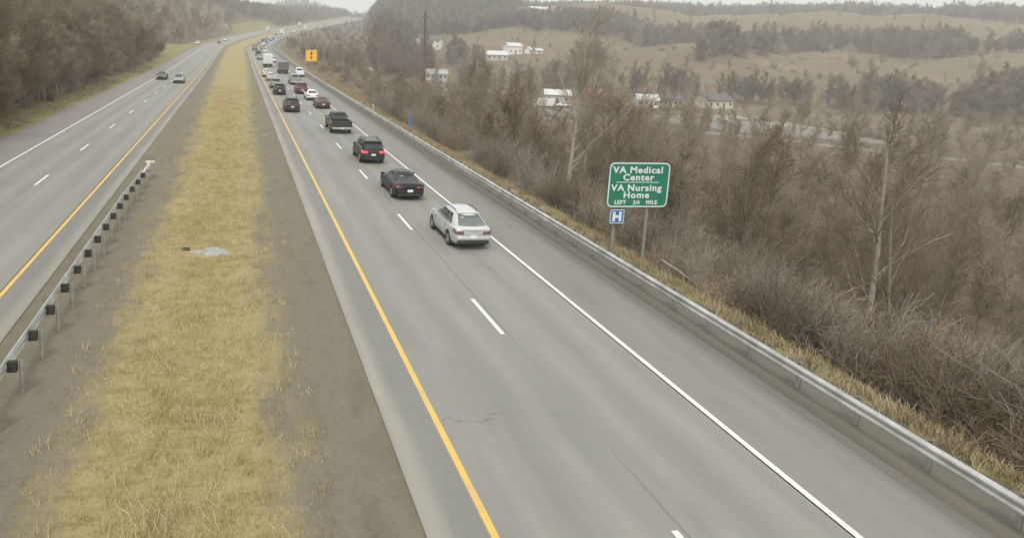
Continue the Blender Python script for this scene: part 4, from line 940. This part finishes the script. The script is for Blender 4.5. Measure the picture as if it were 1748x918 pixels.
# whole-tree meshes for the woods seen as a mass; coarser twigs for the far ones
mid_meshes = []; far_meshes = []
for k in range(7):
    sg_ = grow(200+k, Ht=[11, 9, 12.5, 10, 8, 13, 10][k], spread=.55, fork=.2, levels=3); mid_meshes.append(seg_mesh('bare_tree_mid', sg_, (0, 1, 2, 3), TW, .016, 3))
dense_meshes = []
for k in range(6):
    sg_ = grow(500+k, Ht=[11, 9, 12, 10, 8, 12][k], spread=.6, fork=.3, levels=3, dens=1); dense_meshes.append(seg_mesh('bare_tree_dense', sg_, (0, 1, 2, 3), TW, .014, 3))
for k in range(5):
    sg_ = grow(300+k, Ht=[11, 9, 12.5, 10, 12][k], spread=.6, levels=3, fork=.35); far_meshes.append(seg_mesh('bare_tree_far', sg_, (0, 1, 2, 3), TW, .034, 3))
bush_meshes = [bush_mesh(400, 2.0, 40), bush_mesh(401, 1.3, 30), bush_mesh(402, 2.8, 26, .007, BG), bush_mesh(403, 1.7, 34, .007, BG), bush_mesh(404, .9, 44, .007, BT)]
C_mid = collection_of('midtrees', mid_meshes); C_dense = collection_of('densetrees', dense_meshes); C_far = collection_of('fartrees', far_meshes); C_bush = collection_of('bushes', bush_meshes)
def keep(X, Y, trees=True, fields=True):
    t, zr = rt(X, Y); D = np.hypot(X, Y); a = X/np.maximum(Y, 1); v, f, p, l_ = zones(X, Y); k = np.ones(len(X), bool)
    k &= ~((t > 18) & (t < 27) & (Y > 70) & (Y < 330) & (X > 0)) if trees else True
    k &= ~((t > -34) & (t < 0) & (Y > 500) & (Y < 640)) if trees else True
    k &= ~((t > -22.3-15*np.exp(-((Y-290)/45.)**2)) & (t < 20.5) & (Y < 1090)); k &= ((f < .5) | (not fields)) & (p < .5) & (l_ < .5)
    for hx, hy in HX:
        d = math.hypot(hx, hy); back = ((75 if d > 380 else 30) if trees else 12) if d < 600 else 150; ux_, uy_ = hx/d, hy/d; al = X*ux_+Y*uy_; la = abs(X*uy_-Y*ux_)
        k &= ~((al > d-back) & (al < d+9) & (la < (8 if d < 600 else 14)))
    return k
# individual trees near the camera
def place_tree(x, y, k, sc, rz, name, label, group=None):
    r_ = empty(name, (x, y, hz(x, y)-.1), rz, label, 'tree', group); r_.scale = (sc, sc, sc*1.12)
    for nm, me_ in (('trunk', TREES[k][0]), ('crown', TREES[k][1])): link(bpy.data.objects.new(nm, me_), r_)
    return r_
rs = np.random.default_rng(21); taken = []
def scatter_near(n_, fx, label, group, smin, smax, mind):
    c = 0; tries = 0
    while c < n_ and tries < 20000:
        tries += 1; x, y = fx()
        if not keep(np.array([x]), np.array([y]))[0] or any((x-a)**2+(y-b_)**2 < mind**2 for a, b_ in taken): continue
        taken.append((x, y)); place_tree(x, y, int(rs.integers(0, 7)), rs.uniform(smin, smax), rs.uniform(0, 6.28), 'bare_tree', label(x, y), group); c += 1
# the few trees that stand out
for px, Y, k, sc, rz, lb in ((1112, 190, 3, .9, 1.4, 'bare tree standing in front of the white valley house'), (1150, 182, 6, .95, .4, 'bare tree in front of the grey valley building'), (748, 262, 2, .8, 2.4, 'bare tree half hiding the grey house at the valley edge'), (815, 92, 1, 1.35, .3, 'tall forked bare tree standing out left of the valley houses'), (1010, 78, 5, 1.25, 1.0, 'tall slender bare tree whose crown reaches above the valley row'),
                             (1075, 66, 4, 1.7, 2.2, 'wide spreading pale bare tree behind the green sign'), (1165, 52, 6, 1.25, .5, 'forked bare tree just right of the green sign'),
                             (652, 150, 2, 1.0, 1.1, 'slender bare tree on the bank left of the utility pole'), (905, 84, 0, 1.1, 2.0, 'straight bare tree in front of the parked valley vehicles'),
                             (1330, 40, 1, 1.2, .2, 'large forked bare tree far to the right of the green sign'), (1560, 36, 5, 1.05, 2.2, 'tall bare tree at the right edge of the slope')):
    p = at(px, 100, Y); taken.append((p[0], p[1])); place_tree(p[0], p[1], k, sc, rz, 'bare_tree', lb)
scatter_near(110, lambda: (rs.uniform(-75, -21), 28+160*rs.uniform()**1.2), lambda x, y: 'bare brown tree at the foot of the left hillside near the camera' if y < 75 else 'bare brown tree midway along the wooded left hillside' if y < 130 else 'bare brown tree on the left hillside toward the grassy bay', 'bare trees on the left hillside', .55, .95, 2.6)
scatter_near(64, lambda: (lambda y: (20+rs.uniform()**1.2*min(90, 30+y*.9), y))(6+155*rs.uniform()), lambda x, y: 'bare tree in the thicket beside or below the green sign' if y < 50 else 'bare tree in the thicket beyond the guardrail below the narrow blue marker' if y < 100 else 'bare tree in the thicket around the tall utility pole', 'bare trees beyond the right guardrail', .5, 1.0, 3.6)
def wood(name, N_, rfun, afun, coll, nv, smin, smax, extra=None):
    a = afun(N_); d = rfun(N_); X = d*np.sin(a); Y = d*np.cos(a); k = keep(X, Y, name not in ('undergrowth', 'field_brush'), not name.startswith('field'))
    if extra is not None: k &= extra(X, Y)
    X, Y = X[k], Y[k]; Z = height(X, Y)-.15; n_ = len(X)
    return pts_obj(name, np.stack([X, Y, Z], 1), RNG.uniform(0, 6.28, n_), RNG.uniform(smin, smax, n_), RNG.integers(0, nv, n_), coll)
U = RNG.uniform
tcut = lambda lo, hi: (lambda X, Y: (rt(X, Y)[0] > lo) & (rt(X, Y)[0] < hi))
lowtree = lambda X, Y: ~((X/np.maximum(Y, 1) < .19) & (rt(X, Y)[0] > 0) & (Y > 230))
# left woods 30-700 m
wood('woodland', 7000, lambda n_: np.exp(U(math.log(32), math.log(1050), n_)), lambda n_: np.radians(U(-62, 6, n_)), C_dense, 6, .55, .95, lambda X, Y: (rt(X, Y)[0] < -21) & (rt(X, Y)[0] > -150))
wood('woodland', 3600, lambda n_: U(620, 1150, n_), lambda n_: np.radians(U(-6, 10, n_)), C_far, 5, .5, .85, lambda X, Y: (rt(X, Y)[0] < -21))
# right woods in the valley and on the bank
wood('woodland', 520, lambda n_: np.exp(U(math.log(60), math.log(330), n_)), lambda n_: np.radians(U(5, 56, n_)), C_mid, 7, .4, .75, lambda X, Y: lowtree(X, Y) & (rt(X, Y)[0] > 21))
wood('woodland', 13000, lambda n_: np.exp(U(math.log(330), math.log(1100), n_)), lambda n_: np.radians(U(9, 58, n_)), C_far, 5, .7, 1.15, lambda X, Y: lowtree(X, Y) & (rt(X, Y)[0] > 26))
wood('woodland', 15000, lambda n_: np.exp(U(math.log(900), math.log(2600), n_)), lambda n_: np.radians(U(-20, 58, n_)), C_far, 5, .6, .95, lambda X, Y: (abs(rt(X, Y)[0]+1) > 26) | (Y > 1100))
wood('low_trees', 700, lambda n_: np.exp(U(math.log(230), math.log(900), n_)), lambda n_: np.radians(U(4, 12, n_)), C_far, 5, .22, .45, lambda X, Y: ~lowtree(X, Y) & (rt(X, Y)[0] > 22))
wood('field_trees', 330, lambda n_: np.exp(U(math.log(235), math.log(760), n_)), lambda n_: np.radians(U(14, 58, n_)), C_mid, 7, .35, .8, lambda X, Y: lowtree(X, Y) & (rt(X, Y)[0] > 26))
wood('field_brush', 600, lambda n_: np.exp(U(math.log(235), math.log(700), n_)), lambda n_: np.radians(U(13, 58, n_)), C_bush, 5, .9, 1.9, lambda X, Y: (rt(X, Y)[0] > 26))
# undergrowth
wood('undergrowth', 9500, lambda n_: np.exp(U(math.log(22), math.log(420), n_)), lambda n_: np.radians(U(-64, 0, n_)), C_bush, 5, .6, 1.5, lambda X, Y: (rt(X, Y)[0] < -22.5) & (rt(X, Y)[0] > -80))
wood('undergrowth', 8200, lambda n_: np.exp(U(math.log(10), math.log(330), n_)), lambda n_: np.radians(U(4, 66, n_)), C_bush, 5, .35, 1.25, lambda X, Y: (rt(X, Y)[0] > 20.0) & (fbm(X, Y, 9, 31) > -.55+1.1*(rt(X, Y)[0] > 34)))
# dead grass: tufts along the verges and down the median
def tuft(seed, mat, h_=.085, n_=26, sp=.18):
    rs_ = np.random.default_rng(seed); V = []; Q = []
    for k in range(n_):
        x, y = rs_.normal(0, sp, 2); a = rs_.uniform(0, 6.28); lx, ly = rs_.normal(0, .5, 2); hh = h_*rs_.uniform(.5, 1.2); w_ = .007; c, s_ = math.cos(a)*w_, math.sin(a)*w_
        b0 = len(V); V += [(x-c, y-s_, -.02), (x+c, y+s_, -.02), (x+lx*hh+c*.4, y+ly*hh+s_*.4, hh), (x+lx*hh-c*.4, y+ly*hh-s_*.4, hh)]; Q.append((b0, b0+1, b0+2, b0+3))
    return fast_mesh('grass_tuft', V, Q, [mat])
GA = bark('dead_grass', (.45, .36, .18), (.57, .47, .26), .25); GB = bark('olive_grass', (.31, .28, .13), (.43, .37, .18), .3)
C_g = collection_of('tufts', [tuft(1, GA), tuft(2, GA), tuft(3, GB), tuft(4, GA, .24, 20, .1)]); C_v = collection_of('verge_tufts', [tuft(11, GB, .14), tuft(12, BT, .16), tuft(13, GB), tuft(14, BR, .22, 20, .12)])
N_ = 9000; y = 9+np.abs(U(0, 1, N_))**1.5*110; wid = 2.2+1.5*np.clip((y-20)/160, 0, 1); x = -1.2+np.clip(RNG.normal(0, .62, N_), -1.5, 1.5)*wid
k = (x > -5.2) & (x < 3.0) & ~((abs(x+1.15) < .95) & (abs(y-30.8) < .65)); x, y = x[k], y[k]; z = np.array([median_z(b_, a_) for a_, b_ in zip(x, y)])
pts_obj('grass', np.stack([x, y, z], 1), U(0, 6.28, len(x)), U(.5, 1.1, len(x)), RNG.integers(0, 4, len(x)), C_g)
N_ = 11500; y = 8+U(0, 1, N_)**1.6*170; sd_ = U(0, 1, N_) < .72; x = np.where(sd_, U(17.5, 20.3, N_), U(-23.5, -19.7, N_)); z = height(x, y)
pts_obj('grass', np.stack([x, y, z], 1), U(0, 6.28, N_), U(.6, 1.7, N_), RNG.integers(0, 4, N_), C_v)
#@@HAZE
# ------------------------------------------------------------------ the air
hm = bpy.data.materials.new('haze_air'); hm.use_nodes = True; n = hm.node_tree; n.nodes.clear(); o_ = n.nodes.new('ShaderNodeOutputMaterial'); pv = n.nodes.new('ShaderNodeVolumePrincipled')
pv.inputs['Color'].default_value = (.94, .98, 1, 1); pv.inputs['Density'].default_value = .00062; pv.inputs['Anisotropy'].default_value = .2; n.links.new(pv.outputs[0], o_.inputs['Volume'])
hb = MB().box(-2760, 2760, -2760, 2760, -60, 170).build('haze', hm); tag(hb, kind='stuff')
